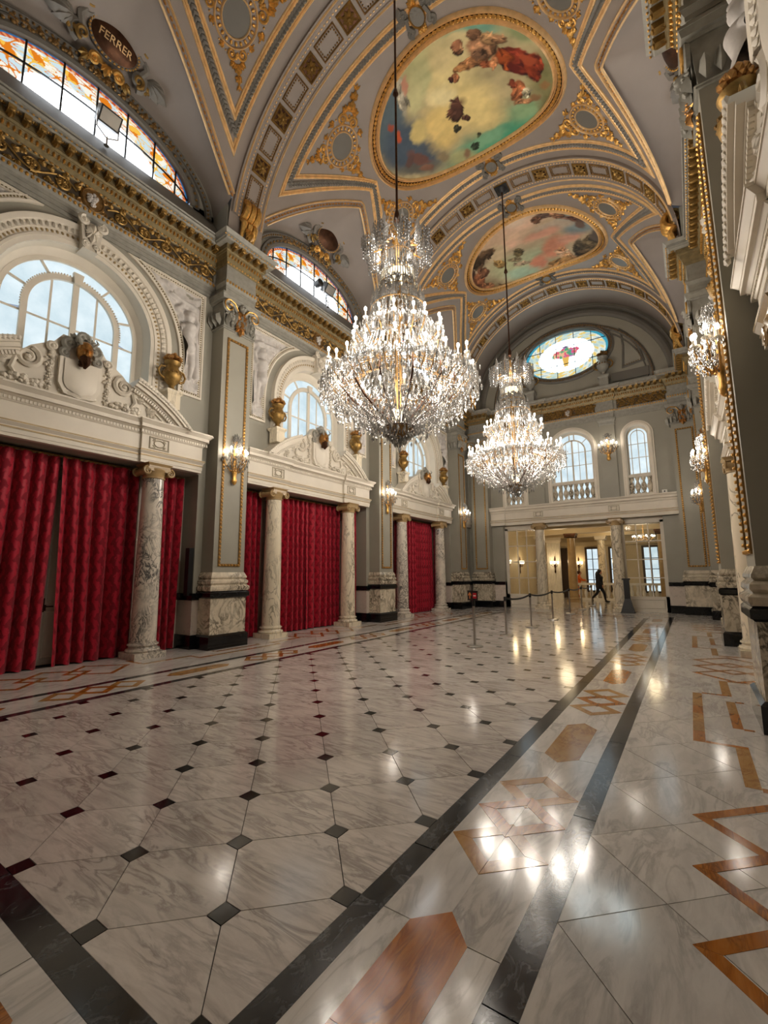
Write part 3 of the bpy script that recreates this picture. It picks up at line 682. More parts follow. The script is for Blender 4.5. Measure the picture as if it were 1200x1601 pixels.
PAINT_B=[[-0.467,-0.959,1.931,0.533,-1.666,1.089,'c9a98a',0.9],[-0.128,-0.725,1.907,0.185,-0.786,1.643,'cfae90',0.9],[0.744,-0.565,2.268,0.145,0.487,2.06,'8a9088',0.8],[0.03,0.413,1.524,0.115,-0.428,1.671,'a9b08c',0.8],[-0.39,0.428,1.515,0.35,-1.785,1.184,'b7b88e',0.8],[-0.872,0.448,1.529,0.465,-2.681,1.289,'8a7a58',0.8],[0.3,0.258,3.627,-0.331,1.919,2.165,'cd8a6c',0.5],[-0.011,0.637,4.537,-0.438,2.408,2.846,'c98468',0.6],[0.568,0.036,3.572,-0.001,2.356,4.652,'d29a80',0.6],[0.063,-0.741,2.346,0.01,0.568,5.142,'dcb89c',0.7],[0.462,-0.449,2.282,0.228,-0.787,5.437,'b9a690',0.6],[-0.308,-0.372,2.818,-0.006,-0.007,4.701,'d8b094',0.7],[0.745,-0.253,3.262,0.252,0.673,3.463,'7f8b8a',0.7],[-0.069,-0.985,3.263,0.308,-1.61,3.707,'d9bfa6',0.7],[0.206,-0.283,2.829,0.084,0.489,5.331,'d39c82',0.6],[-0.29,0.716,2.774,0.333,-2.349,3.164,'a9c0a4',0.6],[-0.469,-0.36,4.173,0.354,-1.637,2.838,'c9b28e',0.6],[0.349,-0.826,6.565,0.381,-0.131,8.805,'5f4a40',0.35],[0.228,-0.746,11.165,2.098,-6.135,7.949,'7a5640',0.3],[0.505,-0.719,7.159,1.164,-3.709,8.236,'8a624a',0.3],[0.702,-0.573,7.036,1.295,-4.031,9.535,'7a5444',0.35],[0.453,-0.825,14.379,2.428,-4.301,8.333,'a87c5c',0.3],[0.792,-0.395,7.925,3.108,-5.961,3.415,'6a5448',0.5],[0.814,-0.754,3.813,0.682,-2.417,8.326,'5f6a70',0.6],[-0.759,-0.525,6.5,0.732,-2.725,3.21,'4f3c28',0.3],[-0.582,-0.544,6.986,0.139,-1.386,5.247,'5c4630',0.35],[-0.952,-0.311,9.622,3.301,-3.097,1.478,'4a3428',0.35],[-0.909,0.068,6.403,2.063,-3.919,1.879,'8a5638',0.3],[-0.772,-0.09,8.214,2.473,-6.838,3.564,'6a4630',0.3],[-1.06,0.194,4.097,2.151,-10.513,3.414,'70482e',0.35],[-0.844,0.443,7.739,2.316,-8.3,4.054,'a06c48',0.35],[-0.511,0.017,6.408,1.645,-7.53,4.62,'9a7a48',0.3],[-0.207,-0.012,12.13,0.742,-1.692,5.53,'6a5c3c',0.3],[-0.279,0.178,7.326,1.025,-8.531,10.191,'8a7a5c',0.35],[-0.221,0.391,5.674,0.75,-7.655,9.944,'a08a70',0.4],[0.655,0.412,8.837,1.191,-0.582,2.963,'4a4030',0.35],[0.857,0.308,5.2,0.266,1.495,3.184,'5a4c36',0.4],[0.679,0.737,6.207,-0.057,3.018,4.166,'574630',0.4],[0.945,-0.038,10.801,1.304,0.467,3.278,'60544a',0.5],[0.396,0.564,6.175,1.398,-4.267,3.998,'d8b08c',0.25],[0.385,0.383,15.02,2.332,-4.415,8.083,'c08a64',0.25],[0.468,0.727,5.972,1.525,-7.092,5.581,'c99a70',0.3],[0.303,0.849,3.464,0.185,0.421,4.997,'a87e4c',0.4],[0.016,1.057,5.114,0.205,0.004,6.39,'8f6c40',0.5],[-0.516,0.967,2.323,0.354,-6.433,5.846,'7a5c3c',0.4],[-0.195,1.049,3.377,0.187,-1.785,7.546,'9a7a50',0.5]]

def painting(rows, Bc, base, seed, label):
    t = thing('ceiling_painting', label, 'painting', (XC, Bc, VZ+VB)); SU, SV = 2.45, 1.68
    nr, na = 110, 360; r = np.sqrt(np.linspace(0, 1, nr)); a = np.linspace(0, 2*PI, na)
    U, V = np.outer(r, np.cos(a)), np.outer(r, np.sin(a)); x, y = U.ravel(), V.ravel()
    wx, wy = x+.03*vnoise(x*5, y*5, seed)+.012*vnoise(x*19, y*19, seed+20, 2), y+.03*vnoise(x*5, y*5, seed+9)+.012*vnoise(x*19, y*19, seed+29, 2)
    col = np.tile(np.array(lin(base)[:3]), (len(x), 1))
    fine = []; gg = np.random.default_rng(seed)        # limbs and folds inside each figure
    for (cu, cv, A, B_, C_, D_, hexc, soft) in rows:
        fine.append((cu, cv, A, B_, C_, D_, hexc, soft, 1.0))
        if soft < .45:
            iv = np.linalg.inv(np.array([[A, B_], [C_, D_]]))
            for k in range(7):
                r_, t_ = .75*math.sqrt(gg.uniform()), gg.uniform(0, 2*PI); c0 = iv@np.array([r_*math.cos(t_), r_*math.sin(t_)]); a_, l_ = gg.uniform(0, PI), gg.uniform(.3, .6); Q = np.array([[math.cos(a_)/l_, math.sin(a_)/l_], [-math.sin(a_)/.16, math.cos(a_)/.16]])@np.array([[A, B_], [C_, D_]])
                fine.append((cu+c0[0], cv+c0[1], Q[0, 0], Q[0, 1], Q[1, 0], Q[1, 1], hexc, .4, gg.choice([.45, .7, 1.35, 1.8])))
    for (cu, cv, A, B_, C_, D_, hexc, soft, gain) in fine:
        p, q = A*(wx-cu)+B_*(wy-cv), C_*(wx-cu)+D_*(wy-cv); d = np.sqrt(p*p+q*q)
        k = np.clip((1-d)/max(soft, .05), 0, 1); k = (k*k*(3-2*k))[:, None]; c = np.array(lin(hexc)[:3])*gain
        if soft < .45: c = c*(1+.5*vnoise(x*13+cu*7, y*13+cv*5, seed+3, 3)[:, None]+.32*np.clip(-p-q, -1, 1)[:, None]-.35*np.exp(-((d-.8)/.13)**2)[:, None])
        col = col*(1-k)+np.clip(c, .01, 1)*k
    col *= (1+.13*vnoise(x*3+y, y*6, seed+5)+.06*vnoise(x*22, y*12, seed+6, 2))[:, None]
    f = lambda v: vault(v)-np.array([XC, Bc, VZ+VB])
    m = MB(); m.add(np.stack([U*SU, V*SV+Bc, np.full(U.shape, .03)], -1).reshape(-1, 3), [grid(nr, na)]); m.warp(f)
    me = m.mesh('canvas'); paint_verts(me, np.clip(col, 0, 1)); obj('canvas', me, M['canvas'], t)
    fr = MB()
    for (a_, b_, ww, hh) in ((SU-.01, SV-.01, .07, .09), (SU+.05, SV+.05, .04, .06), (SU+.27, SV+.24, .06, .1), (SU+.21, SV+.18, .035, .06)): fr.add(*sweep(ellipse(0, Bc, a_, b_, 110), half_round(ww, hh), True))
    obj('frame', fr.warp(f), M['goldline'], t)
    gl = MB(); p = resample(ellipse(0, Bc, SU+.13, SV+.115, 200), .105, True); tt = np.gradient(p, axis=0); an = np.arctan2(tt[:, 1], tt[:, 0])
    leaves(gl, np.c_[p, np.full(len(p), .02)], .15, an-PI/2); leaves(gl, np.c_[p, np.full(len(p), .02)], .1, an+PI/2); scatter(gl, ICO_V, ICO_F, np.c_[p, np.full(len(p), .06)], .03)
    obj('leaf_frieze', gl.warp(f), M['gold'], t, stuff=True); gr = MB(); gr.add(*sweep(ellipse(0, Bc, SU+.13, SV+.115, 110), [(-.1, 0), (-.1, .012), (.1, .012), (.1, 0)], True)); obj('frieze_ground', gr.warp(f), M['bronze'], t)
    return t
painting(PAINT_A, BAY[1], 'b5a67c', 11, 'larger oval ceiling painting, figures with red drapery in yellow-green clouds')
painting(PAINT_B, BAY[2], 'b9a283', 23, 'farther oval ceiling painting of pink clouds, dark trees and reclining figures')

# ================================================================== SIDE WALLS (frame: x = depth into the hall, y = along, z = up)
def arch_hole(mb, y0, y1, z0, z1, r, zc, zs, d, n=24):
    """wall face at depth d with a round-headed opening"""
    mb.add([(d,y0,z0),(d,-r,z0),(d,-r,z1),(d,y0,z1)], [[0,1,2,3]]); mb.add([(d,r,z0),(d,y1,z0),(d,y1,z1),(d,r,z1)], [[0,1,2,3]])
    if zs > z0: mb.add([(d,-r,z0),(d,r,z0),(d,r,zs),(d,-r,zs)], [[0,1,2,3]])
    y = -r*np.cos(np.linspace(0, PI, n+1)); lo = zc+np.sqrt(np.maximum(0, r*r-y*y)); v = np.concatenate([np.stack([np.full(n+1, d), y, lo], 1), np.stack([np.full(n+1, d), y, np.full(n+1, z1)], 1)])
    i = np.arange(n); mb.add(v, [np.stack([i, i+1, i+n+2, i+n+1], 1)])
def arch_path(r, zc, zs, n=28):
    return np.concatenate([[(r, zs)], arc(0, zc, r, r, 0, PI, n), [(-r, zs)]])
WR, WZC, WZS = 1.33, 6.45, 4.66
GA, GB_, GZ = 2.06, 1.14, 10.45           # stained-glass lunette
def side_wall(left):
    m = MB()
    for B_ in BAY:
        o = B_-YC; q = MB()
        for sg in (-1, 1):
            a, b = sorted((sg*2.63, sg*3.225)); q.add(*box(-.75, .0, a, b, 0, 3.88))
        q.add(*box(-.85, -.7, -2.7, 2.7, 0, 3.88)); q.add(*box(-.8, 0, -3.225, 3.225, 3.88, 4.6))
        arch_hole(q, -3.225, 3.225, 4.6, 9.7, WR, WZC, 4.6, 0)
        # lunette wall with a segmental opening
        n = 40; y = np.linspace(-2.725, 2.725, n+1); ins = np.abs(y) < GA
        lo = np.where(ins, GZ+GB_*np.sqrt(np.maximum(0, 1-(y/GA)**2)), 10.3); hi = np.maximum(lun_arch(y)+.06, lo+.01); i = np.arange(n)
        v = np.concatenate([np.stack([np.full(n+1, -.05), y, lo], 1), np.stack([np.full(n+1, -.05), y, hi], 1)]); q.add(v, [np.stack([i, i+1, i+n+2, i+n+1], 1)])
        for s0, s1 in ((-2.725, -GA), (GA, 2.725)): q.add([(-.05,s0,9.6),(-.05,s1,9.6),(-.05,s1,10.5),(-.05,s0,10.5)], [[0,1,2,3]])
        m.join(q, lambda v: v+np.array([0, o, 0]))
    for P in PIL+[PIL[0]-6.45]:
        o = P-YC; m.add(*box(-.5, .5, o-.52, o+.52, 9.6, 10.62)); m.add(*box(-.5, .0, o-.52, o+.52, 10.6, 11.4))
    for a, b in ((YN-YC-.2, PIL[0]-6.45-YC), (PIL[2]-YC, YE-YC+.25)):
        m.add(*box(-.55, 0.0, a, b, 0, 11.5))
    return struct(obj('wall_left' if left else 'wall_right', m, M['grey'], None, (XL if left else XR, YC, 0), 0 if left else PI, smooth=False))
wall_l = side_wall(True); wall_r = side_wall(False)

SIDE = {'L': (XL, 0), 'R': (XR, PI)}
def at_bay(s, k, d=0, y=0, z=0):
    return (XL+d, BAY[k]+y, z) if s == 'L' else (XR-d, BAY[k]-y, z)
bayname = {('L', 0): 'nearest bay of the left wall', ('L', 1): 'middle bay of the left wall', ('L', 2): 'farthest bay of the left wall',
           ('R', 0): 'nearest bay of the right wall', ('R', 1): 'middle bay of the right wall', ('R', 2): 'farthest bay of the right wall'}
SPOTS = [('L', 1), ('L', 0), ('L', 2), ('R', 0), ('R', 1), ('R', 2)]

# --- dado blocks and door frames belong to the walls
def dado(wall, o, sg, L=.55, y0=2.63):
    a, b = (o+y0, o+y0+L) if sg > 0 else (o-y0-L, o-y0)
    for nm, z0, z1, p, mm in (('dado_base', 0, .3, .05, 'blackmarble'), ('dado_block', .3, 1.05, .03, 'pinkmarble'), ('dado_cap', 1.05, 1.2, .06, 'blackmarble')):
        obj(nm, MB().add(*box(-.6, .0+p, a-p, b+p, z0, z1)), M[mm], wall, smooth=False)
for wl in (wall_l, wall_r):
    for B_ in BAY:
        for sg in (-1, 1): dado(wl, B_-YC, sg)
for nm, z0, z1, p, mm in (('dado_base', 0, .3, .05, 'blackmarble'), ('dado_block', .3, 1.05, .03, 'pinkmarble'), ('dado_cap', 1.05, 1.2, .06, 'blackmarble')):
    obj(nm, MB().add(*box(-.2, p, PIL[2]+.4-YC, YE-YC, z0, z1)), M[mm], wall_l, smooth=False)
    obj(nm, MB().add(*box(-.2, p, -(YE-YC), -(PIL[2]+.4-YC), z0, z1)), M[mm], wall_r, smooth=False)
def doorset():
    d = sthing('door_1', at_bay('L', 1)); fr = MB()
    for y in (-2.58, -1.65, -1.51, 1.51, 1.65, 2.58): fr.add(*box(-.7, -.54, y-.05, y+.05, 0, 3.87))
    fr.add(*box(-.7, -.56, -2.62, 2.62, 3.68, 3.875)); obj('frame', fr, M['cream'], d, smooth=False)
    for a, b in ((-2.53, -1.7), (-1.46, -.01), (.01, 1.46), (1.7, 2.53)):
        lf = MB(); lf.add(*box(-.7, -.63, a, b, .02, 3.68)); w_ = .1
        for c, e, z0, z1 in ((a+w_, b-w_, .15, .95), (a+w_, b-w_, 1.1, 3.4)):
            v, f = sweep([(c, z0), (e, z0), (e, z1), (c, z1)], half_round(.05, .03), True); lf.add(to_wall(v)+np.array([-.63, 0, 0]), f)
        o = obj('leaf', lf, M['cream'], d, smooth=False)
        if b > 0 and a < 0 or abs(a) < .1: obj('handle', MB().add(*tube([(-.63, a+.08, 1.05), (-.57, a+.08, 1.05), (-.57, a+.2, 1.05)], .012, 6)).add(*box(-.635, -.62, a+.055, a+.105, .95, 1.2)), M['bronze'], o)
    return d
door = doorset()

# --- entablature over the columns
def entablature(half=2.78, res=1.22, slabs=(1.58,), pd=.17, D0=.11):
    t = thing('door_entablature', '', 'entablature', at_bay('L', 1)); b = MB()
    Zq = lambda z: 3.88+(z-3.74)*.94
    L0 = [(Zq(a_), Zq(b_), p, q_) for a_, b_, p, q_ in [(3.74, 3.80, 0, 0), (3.80, 3.885, .012, .012), (3.885, 3.93, .02, .02), (3.93, 3.985, .02, .06), (3.985, 4.03, .065, .065), (4.03, 4.36, 0, 0),
          (4.36, 4.385, .015, .03), (4.385, 4.455, .03, .03), (4.455, 4.49, .05, .09), (4.49, 4.565, .13, .13), (4.565, 4.63, .135, .19), (4.63, 4.665, .2, .2)]]
    stack(b, -half+.2, half-.2, D0, L0, -.0, .9)
    for sg in (-1, 1): stack(b, *sorted((sg*res, sg*(half-.2))), D0+.06, L0, 0, .6)
    obj('moulding', b, M['cream'], t, sharp=20)
    dn = MB(); ys = np.arange(-half+.1, half-.09, .058)
    for y in ys: dn.add(*box(D0, D0+.105 if abs(y) > res-.03 else D0+.045, y-.019, y+.019, Zq(4.39), Zq(4.45)))
    obj('dentil_course', dn, M['cream'], t, smooth=False, stuff=True)
    g1 = MB()
    for z, p in ((3.90, .024), (4.008, .068)):
        z = Zq(z); g1.add(*box(0, D0+p, -half+.2-p, half-.2+p, z-.012, z+.012))
        for sg in (-1, 1): a, c = sorted((sg*res, sg*(half-.2))); g1.add(*box(0, D0+.06+p, a-p*.6, c+p*.6, z-.012, z+.012))
    obj('fillet', g1, M['tancream'], t, smooth=False, label='tan coloured fillet')
    for sg in (-1, 1):
        for y in slabs:
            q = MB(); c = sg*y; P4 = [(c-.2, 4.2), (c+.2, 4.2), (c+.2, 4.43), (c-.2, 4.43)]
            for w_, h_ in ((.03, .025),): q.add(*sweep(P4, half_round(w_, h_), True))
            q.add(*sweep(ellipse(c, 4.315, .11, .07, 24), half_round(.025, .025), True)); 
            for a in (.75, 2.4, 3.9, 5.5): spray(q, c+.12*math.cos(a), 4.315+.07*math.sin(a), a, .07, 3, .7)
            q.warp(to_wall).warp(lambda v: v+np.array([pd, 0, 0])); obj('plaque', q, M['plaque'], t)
    return t
ent = entablature()
# --- columns
def column(m, cap='gold', H=3.88, r0=.235, r1=.195):
    t = thing('column', '', 'column', at_bay('L', 1, .04, 1.58)); 
    b = MB(); b.add(*box(-.31, .31, -.31, .31, 0, .12)); b.add(*lathe([(.3, .12), (.315, .15), (.3, .185), (.27, .19), (.255, .215), (.262, .235), (.285, .25), (.28, .275), (r0+.015, .285), (r0+.01, .31)], 32))
    obj('base', b, m, t)
    z = np.linspace(.3, H-.3, 14); k = (z-.3)/(H-.6); r = r0-(r0-r1)*k**1.6
    obj('shaft', MB().add(*lathe(np.c_[r, z], 32)), m, t)
    c = MB(); c.add(*lathe([(r1, H-.31), (r1+.025, H-.3), (r1+.025, H-.28), (r1+.01, H-.27), (r1+.02, H-.2), (r1+.06, H-.13), (r1+.05, H-.1)], 28))
    stack4(c, .225, .225, [(H-.085, H-.05, 0, .0), (H-.05, H-.0, .0, .035)])
    for s in (-1, 1):
        c.add(*box(s*.2-.02, s*.2+.02, -.24, .24, H-.16, H-.085))
        for e in (-1, 1):
            p = spiral(e*.24, H-.17, .09, 1.7, PI/2, -e, 26); v, f = tube(np.stack([np.full(26, s*.215), p[:, 0], p[:, 1]], 1), np.linspace(.022, .012, 26), 5); c.add(v, f)
            if s == 1: c.add(*tube([(-.2, e*.24, H-.17), (.2, e*.24, H-.17)], .07, 12))
    obj('capital', c, M[cap], t); return t
col_a = column(M['colmarble'], 'tan'); col_b = column(M['colcream'], 'tan')
# --- curtains
def curtain(y0, y1, n, seed, lean0=0, lean1=0, d=-.4):
    g_ = np.random.default_rng(seed); nu, nv = int((y1-y0)*70)+8, 26; u = np.linspace(0, 1, nu); z = np.linspace(.015, 3.8, nv); zz = (z/3.8)
    ph = g_.uniform(0, 6); fr = u*n*2*PI+ph+.9*np.sin(u*7+ph)
    fold = (np.abs(np.sin(fr/2))**.65-.6); A = .12+.05*(1-zz[None])**.7; D = fold[:, None]*A*1.35+.018*np.sin(3*u[:, None]*PI+zz[None]*3+ph)
    Y = y0+(y1-y0)*u[:, None]+lean0*(1-zz[None])*(1-u[:, None])+lean1*(1-zz[None])*u[:, None]+.012*np.cos(fr)[:, None]
    Z = np.broadcast_to(z[None], D.shape)+.012*np.sin(fr)[:, None]*(1-zz[None])
    mb = MB(); mb.add(np.stack([d+D, Y, Z], -1).reshape(-1, 3), [grid(nu, nv)]); me = mb.mesh('cloth', 0)
    arcl = np.concatenate([[0], np.cumsum(np.hypot(np.diff(u)*(y1-y0), np.diff(D[:, 4])))]); uvv = np.stack(np.broadcast_arrays(arcl[:, None], z[None]), -1).reshape(-1, 2)
    lay_ = me.uv_layers.new(name='cloth'); li = np.empty(len(me.loops), int); me.loops.foreach_get('vertex_index', li); lay_.data.foreach_set('uv', uvv[li].ravel().astype(np.float32))
    return me
def hang(k, y0, y1, n, seed, label, l0=0, l1=0):
    t = thing('curtain', label, 'curtain', at_bay('L', k, 0, (y0+y1)/2)); me = curtain(y0, y1, n, seed, l0, l1); c = (y0+y1)/2
    me.transform(Matrix.Translation((0, -c, 0))); obj('drape', me, M['damask'], t)
    hd = MB(); hd.add(*tube([(-.38, y0-c, 3.82), (-.38, y1-c, 3.82)], .018, 8)); s = np.arange(y0-c+.04, y1-c, .085); scatter(hd, ICO_V, ICO_F, np.stack([0*s-.35, s, 0*s+3.8], 1), (.02, .03, .02)); obj('heading', hd, M['darkgold'], t)
for k, where in ((0, 'nearest'), (1, 'middle'), (2, 'farthest')):
    hang(k, -2.55, -1.68, 4, 31+k, f'narrow red damask curtain left of the columns in the {where} left doorway' if k else 'red damask curtain cut off by the frame in the nearest left doorway')
    if k == 0:
        hang(k, -1.62, .07, 7, 41, 'wide red damask curtain at far left, leaving a slit over a cream door', 0, -.1)
        hang(k, .07, 1.5, 5, 42, 'wide red damask curtain between the slit and the nearest marble column', .12, -.03)
    else:
        hang(k, -1.5, .08, 7 if k == 1 else 8, 43+k, f'left half of the red damask curtain pair in the {where} left doorway')
        hang(k, .06, 1.62, 6 if k == 1 else 8, 53+k, f'right half of the red damask curtain pair in the {where} left doorway')
    hang(k, 1.76, 2.5, 3, 61+k, f'narrow red damask curtain right of the columns in the {where} left doorway', .08, -.06)

# --- broken pediment with cartouche
def head(mb, c, s):
    """horned satyr mask: skull, brow, nose, cheeks, mouth and beard in one surface"""
    n, m = 32, 22; t = np.linspace(-PI/2, PI/2, m+1)[:, None]; a = np.linspace(0, 2*PI, n, endpoint=False)[None]
    X, Y, Z = np.cos(t)*np.cos(a), np.cos(t)*np.sin(a), np.sin(t)+0*a
    bmp = lambda y, z, ry, rz, h: h*np.exp(-((Y-y)/ry)**2-((Z-z)/rz)**2)*(X > 0)
    r = 1+bmp(0, -.08, .13, .22, .6)+bmp(.3, .32, .26, .09, .34)+bmp(-.3, .32, .26, .09, .34)+bmp(.42, -.12, .2, .18, .24)+bmp(-.42, -.12, .2, .18, .24)-bmp(.28, .12, .14, .1, .3)-bmp(-.28, .12, .14, .1, .3)-bmp(0, -.46, .3, .07, .4)+bmp(0, -.34, .24, .05, .2)+bmp(0, -.62, .2, .06, .2)+bmp(0, -.85, .3, .2, .6)
    v = np.stack([X*r*.8, Y*r*.75, Z*r*1.05], -1).reshape(-1, 3)*s+np.array(c)
    i, j = np.meshgrid(np.arange(m), np.arange(n), indexing='ij'); j2 = (j+1) % n
    mb.add(v, [np.stack([i*n+j, i*n+j2, (i+1)*n+j2, (i+1)*n+j], -1).reshape(-1, 4)])
def pediment():
    t = thing('broken_pediment', '', 'pediment', at_bay('L', 1)); R, zc = 2.93, 2.73
    a1 = math.acos(.98/R); a0 = math.asin((4.75-zc)/R)
    for sg in (-1, 1):
        b = MB(); n = 16; AN = lambda r: np.linspace(math.asin((4.75-zc)/r), a1, n)
        for ro, ri, d1 in ((R, R-.05, .45), (R-.05, R-.1, .43), (R-.1, R-.17, .38), (R-.17, R-.2, .32), (R-.2, R-.27, .27), (R-.27, R-.33, .24)):
            P = lambda r, d: np.stack([np.full(n, d), sg*r*np.cos(AN(r)), zc+r*np.sin(AN(r))], 1)
            v = np.stack([P(ro, 0), P(ro, d1), P(ri, d1), P(ri, 0)], 1).reshape(-1, 3); i = np.arange(n-1)
            f = np.concatenate([np.stack([i*4+k, (i+1)*4+k, (i+1)*4+(k+1) % 4, i*4+(k+1) % 4], 1) for k in range(4)]); b.add(v, [f, np.array([[0, 1, 2, 3], [(n-1)*4+3, (n-1)*4+2, (n-1)*4+1, (n-1)*4]])])
        o = obj('arc_cornice', b, M['cream'], t, sharp=25)
        dn = MB()
        for q in np.linspace(a0+.08, a1-.02, 21):
            v, f = box(.25, .31, -.017, .017, -.035, .03); c, s = math.cos(q-PI/2), math.sin(q-PI/2)
            dn.add(np.stack([v[:, 0], sg*(v[:, 1]*c-v[:, 2]*s+(R-.235)*math.cos(q)), zc+v[:, 1]*s+v[:, 2]*c+(R-.235)*math.sin(q)], 1), f)
        obj('dentil_course', dn, M['cream'], o, smooth=False, stuff=True)
    for sg in (-1, 1):        # little leaves along the top edge of the arcs
        q = resample(np.stack([sg*R*np.cos(np.linspace(a0, a1, 30)), zc+R*np.sin(np.linspace(a0, a1, 30))], 1), .07); lm = MB(); scatter(lm, ICO_V, ICO_F, np.stack([q[:, 0]*0+.43, q[:, 0], q[:, 1]-.035], 1), (.035, .04, .05)); obj('leaf_course', lm, M['ivory'], t, stuff=True)
    # tympanum: scrolls rising to the shield
    pl = [(-2.1, 4.752), (2.1, 4.752), (1.3, 5.05), (.95, 5.28), (.75, 5.5), (.42, 5.72), (.3, 5.9), (-.3, 5.9), (-.42, 5.72), (-.75, 5.5), (-.95, 5.28), (-1.3, 5.05)]
    v, f = prism(pl, .05, .2); obj('tympanum', MB().add(to_wall(v), f), M['ivory'], t, smooth=False)
    sh = MB(); n = 9; k = 10; U, V_ = np.meshgrid(np.linspace(-1, 1, n), np.linspace(0, 1, k), indexing='ij')
    wid = .27*np.where(V_ > .35, 1, np.sqrt(np.maximum(.02, 1-((.35-V_)/.35)**2))); D = .30+.05*(1-U**2)*np.sin(np.clip(V_*1.2, 0, 1)*PI*.9+.2)
    sh.add(np.stack([D, U*wid, 4.82+V_*.62], -1).reshape(-1, 3), [grid(n, k)]); v, f = prism([(-.34, 5.46), (-.34, 4.98), (-.24, 4.8), (0, 4.76), (.24, 4.8), (.34, 4.98), (.34, 5.46)][::-1], .16, .28); sh.add(to_wall(v), f); obj('shield', sh, M['cream'], t)
    for sg in (-1, 1):
        s = MB(); volute(s, sg*.78, 5.27, .19, PI/2+sg*.3, sg, .05, 1.7); s.add(*tube([(sg*.95, 5.2, .02), (sg*1.0, 5.0, .03), (sg*.9, 4.85, .03), (sg*1.15, 4.74, .02)], [.04, .045, .04, .025], 6))
        spray(s, sg*1.05, 5.1, PI/2-sg*1.1, .2, 5, 1.0); spray(s, sg*1.25, 4.9, PI/2-sg*1.2, .22, 5, .9); volute(s, sg*1.33, 4.83, .09, PI/2, -sg, .03, 1.3)
        s.warp(to_wall).warp(lambda v: v+np.array([.2, 0, 0])); obj('scroll', s, M['ivory'], t)
        fr = MB(); blobs(fr, sg*.82, 4.84, .27, .11, 26, .055, .02, 5); obj('fruit', fr.warp(to_wall).warp(lambda v: v+np.array([.2, 0, 0])), M['ivory'], t)
        gl = MB(); garland(gl, sg*.47, 5.52, .68, .07, 7, 9); volute(gl, sg*.45, 5.6, .08, -PI/2, sg, .04); obj('garland', gl.warp(to_wall).warp(lambda v: v+np.array([.21, 0, 0])), M['ivory'], t)
        st = MB(); st.add(*tube([(sg*.3, 4.86, .2), (sg*.15, 4.82, .24), (sg*-.02, 4.83, .25)], [.03, .06, .05], 8)); obj('ribbon', st.warp(to_wall), M['ivory'], t)
    hd = MB(); head(hd, (0, 0, 0), .17); hd.warp(lambda v: v@np.array([[.9, 0, -.43], [0, 1, 0], [.43, 0, .9]])+np.array([.36, 0, 5.64])); obj('satyr_mask', hd, M['copper'], t, label='copper gilt satyr mask')
    bd = MB(); blobs(bd, 0, 5.45, .09, .1, 16, .04, .05, 2); bd.add(*tube([(0, 5.5, .1), (0, 5.38, .14), (0, 5.3, .1)], [.09, .07, .02], 8)); obj('beard', bd.warp(to_wall).warp(lambda v: v+np.array([.3, 0, 0])), M['bronze'], t, label='dark bronze beard')
    cr = MB()
    for sg in (-1, 1):
        volute(cr, sg*.2, 5.75, .12, -PI/2, sg, .05); volute(cr, sg*.26, 5.55, .08, PI/2, -sg, .04); spray(cr, sg*.12, 5.85, PI/2-sg*.5, .16, 4, .8); cr.add(*tube([(sg*.09, 5.72, .22), (sg*.16, 5.82, .26), (sg*.15, 5.9, .2)], [.03, .022, .008], 6))
    volute(cr, 0, 5.93, .1, 0, 1, .05); blobs(cr, 0, 5.82, .16, .07, 14, .05, .08, 4); obj('crest', cr.warp(to_wall).warp(lambda v: v+np.array([.22, 0, 0])), M['capgrey'], t)
    return t
ped = pediment()
# --- gilt urns on the pediment ends
def urn(gm='urngold', pm='colcream'):
    t = thing('urn', '', 'urn', at_bay('L', 1, .24, 1.72, 5.1))
    b = MB(); stack4(b, .14, .14, [(0, .3, .0, 0), (.3, .35, .0, .04), (.35, .4, .04, .04)]); obj('pedestal', b, M[pm], t)
    up = lambda v: v*1.22+np.array([0, 0, -.003])
    obj('body', MB().add(*lathe([(.1, .33), (.1, .36), (.05, .4), (.045, .44), (.08, .48), (.14, .55), (.16, .63), (.15, .69), (.11, .75), (.1, .8), (.13, .84), (.14, .87), (.1, .88)], 22)).warp(up), M[gm], t)
    bandm = MB(); a = np.arange(14)*2*PI/14; scatter(bandm, ICO_V, ICO_F, np.stack([.155*np.cos(a), .155*np.sin(a), 0*a+.66], 1), .022); obj('bead_band', bandm.warp(up), M['darkgold'], t, stuff=True)
    for sg in (-1, 1): obj('handle', MB().add(*tube([(0, sg*.14, .54), (0, sg*.22, .58), (0, sg*.25, .66), (0, sg*.21, .74), (0, sg*.13, .76)], .02, 6)).warp(up), M[gm], t)
    f = MB(); g_ = np.random.default_rng(8); a = g_.uniform(0, 2*PI, 34); r = .13*np.sqrt(g_.uniform(0, 1, 34)); scatter(f, ICO_V, ICO_F, np.stack([r*np.cos(a), r*np.sin(a), .9+.15*(1-(r/.14)**2)*g_.uniform(.4, 1.1, 34)], 1), g_.uniform(.03, .055, 34)); obj('flowers', f.warp(up), M['copper'], t)
    return t
urn0 = urn()
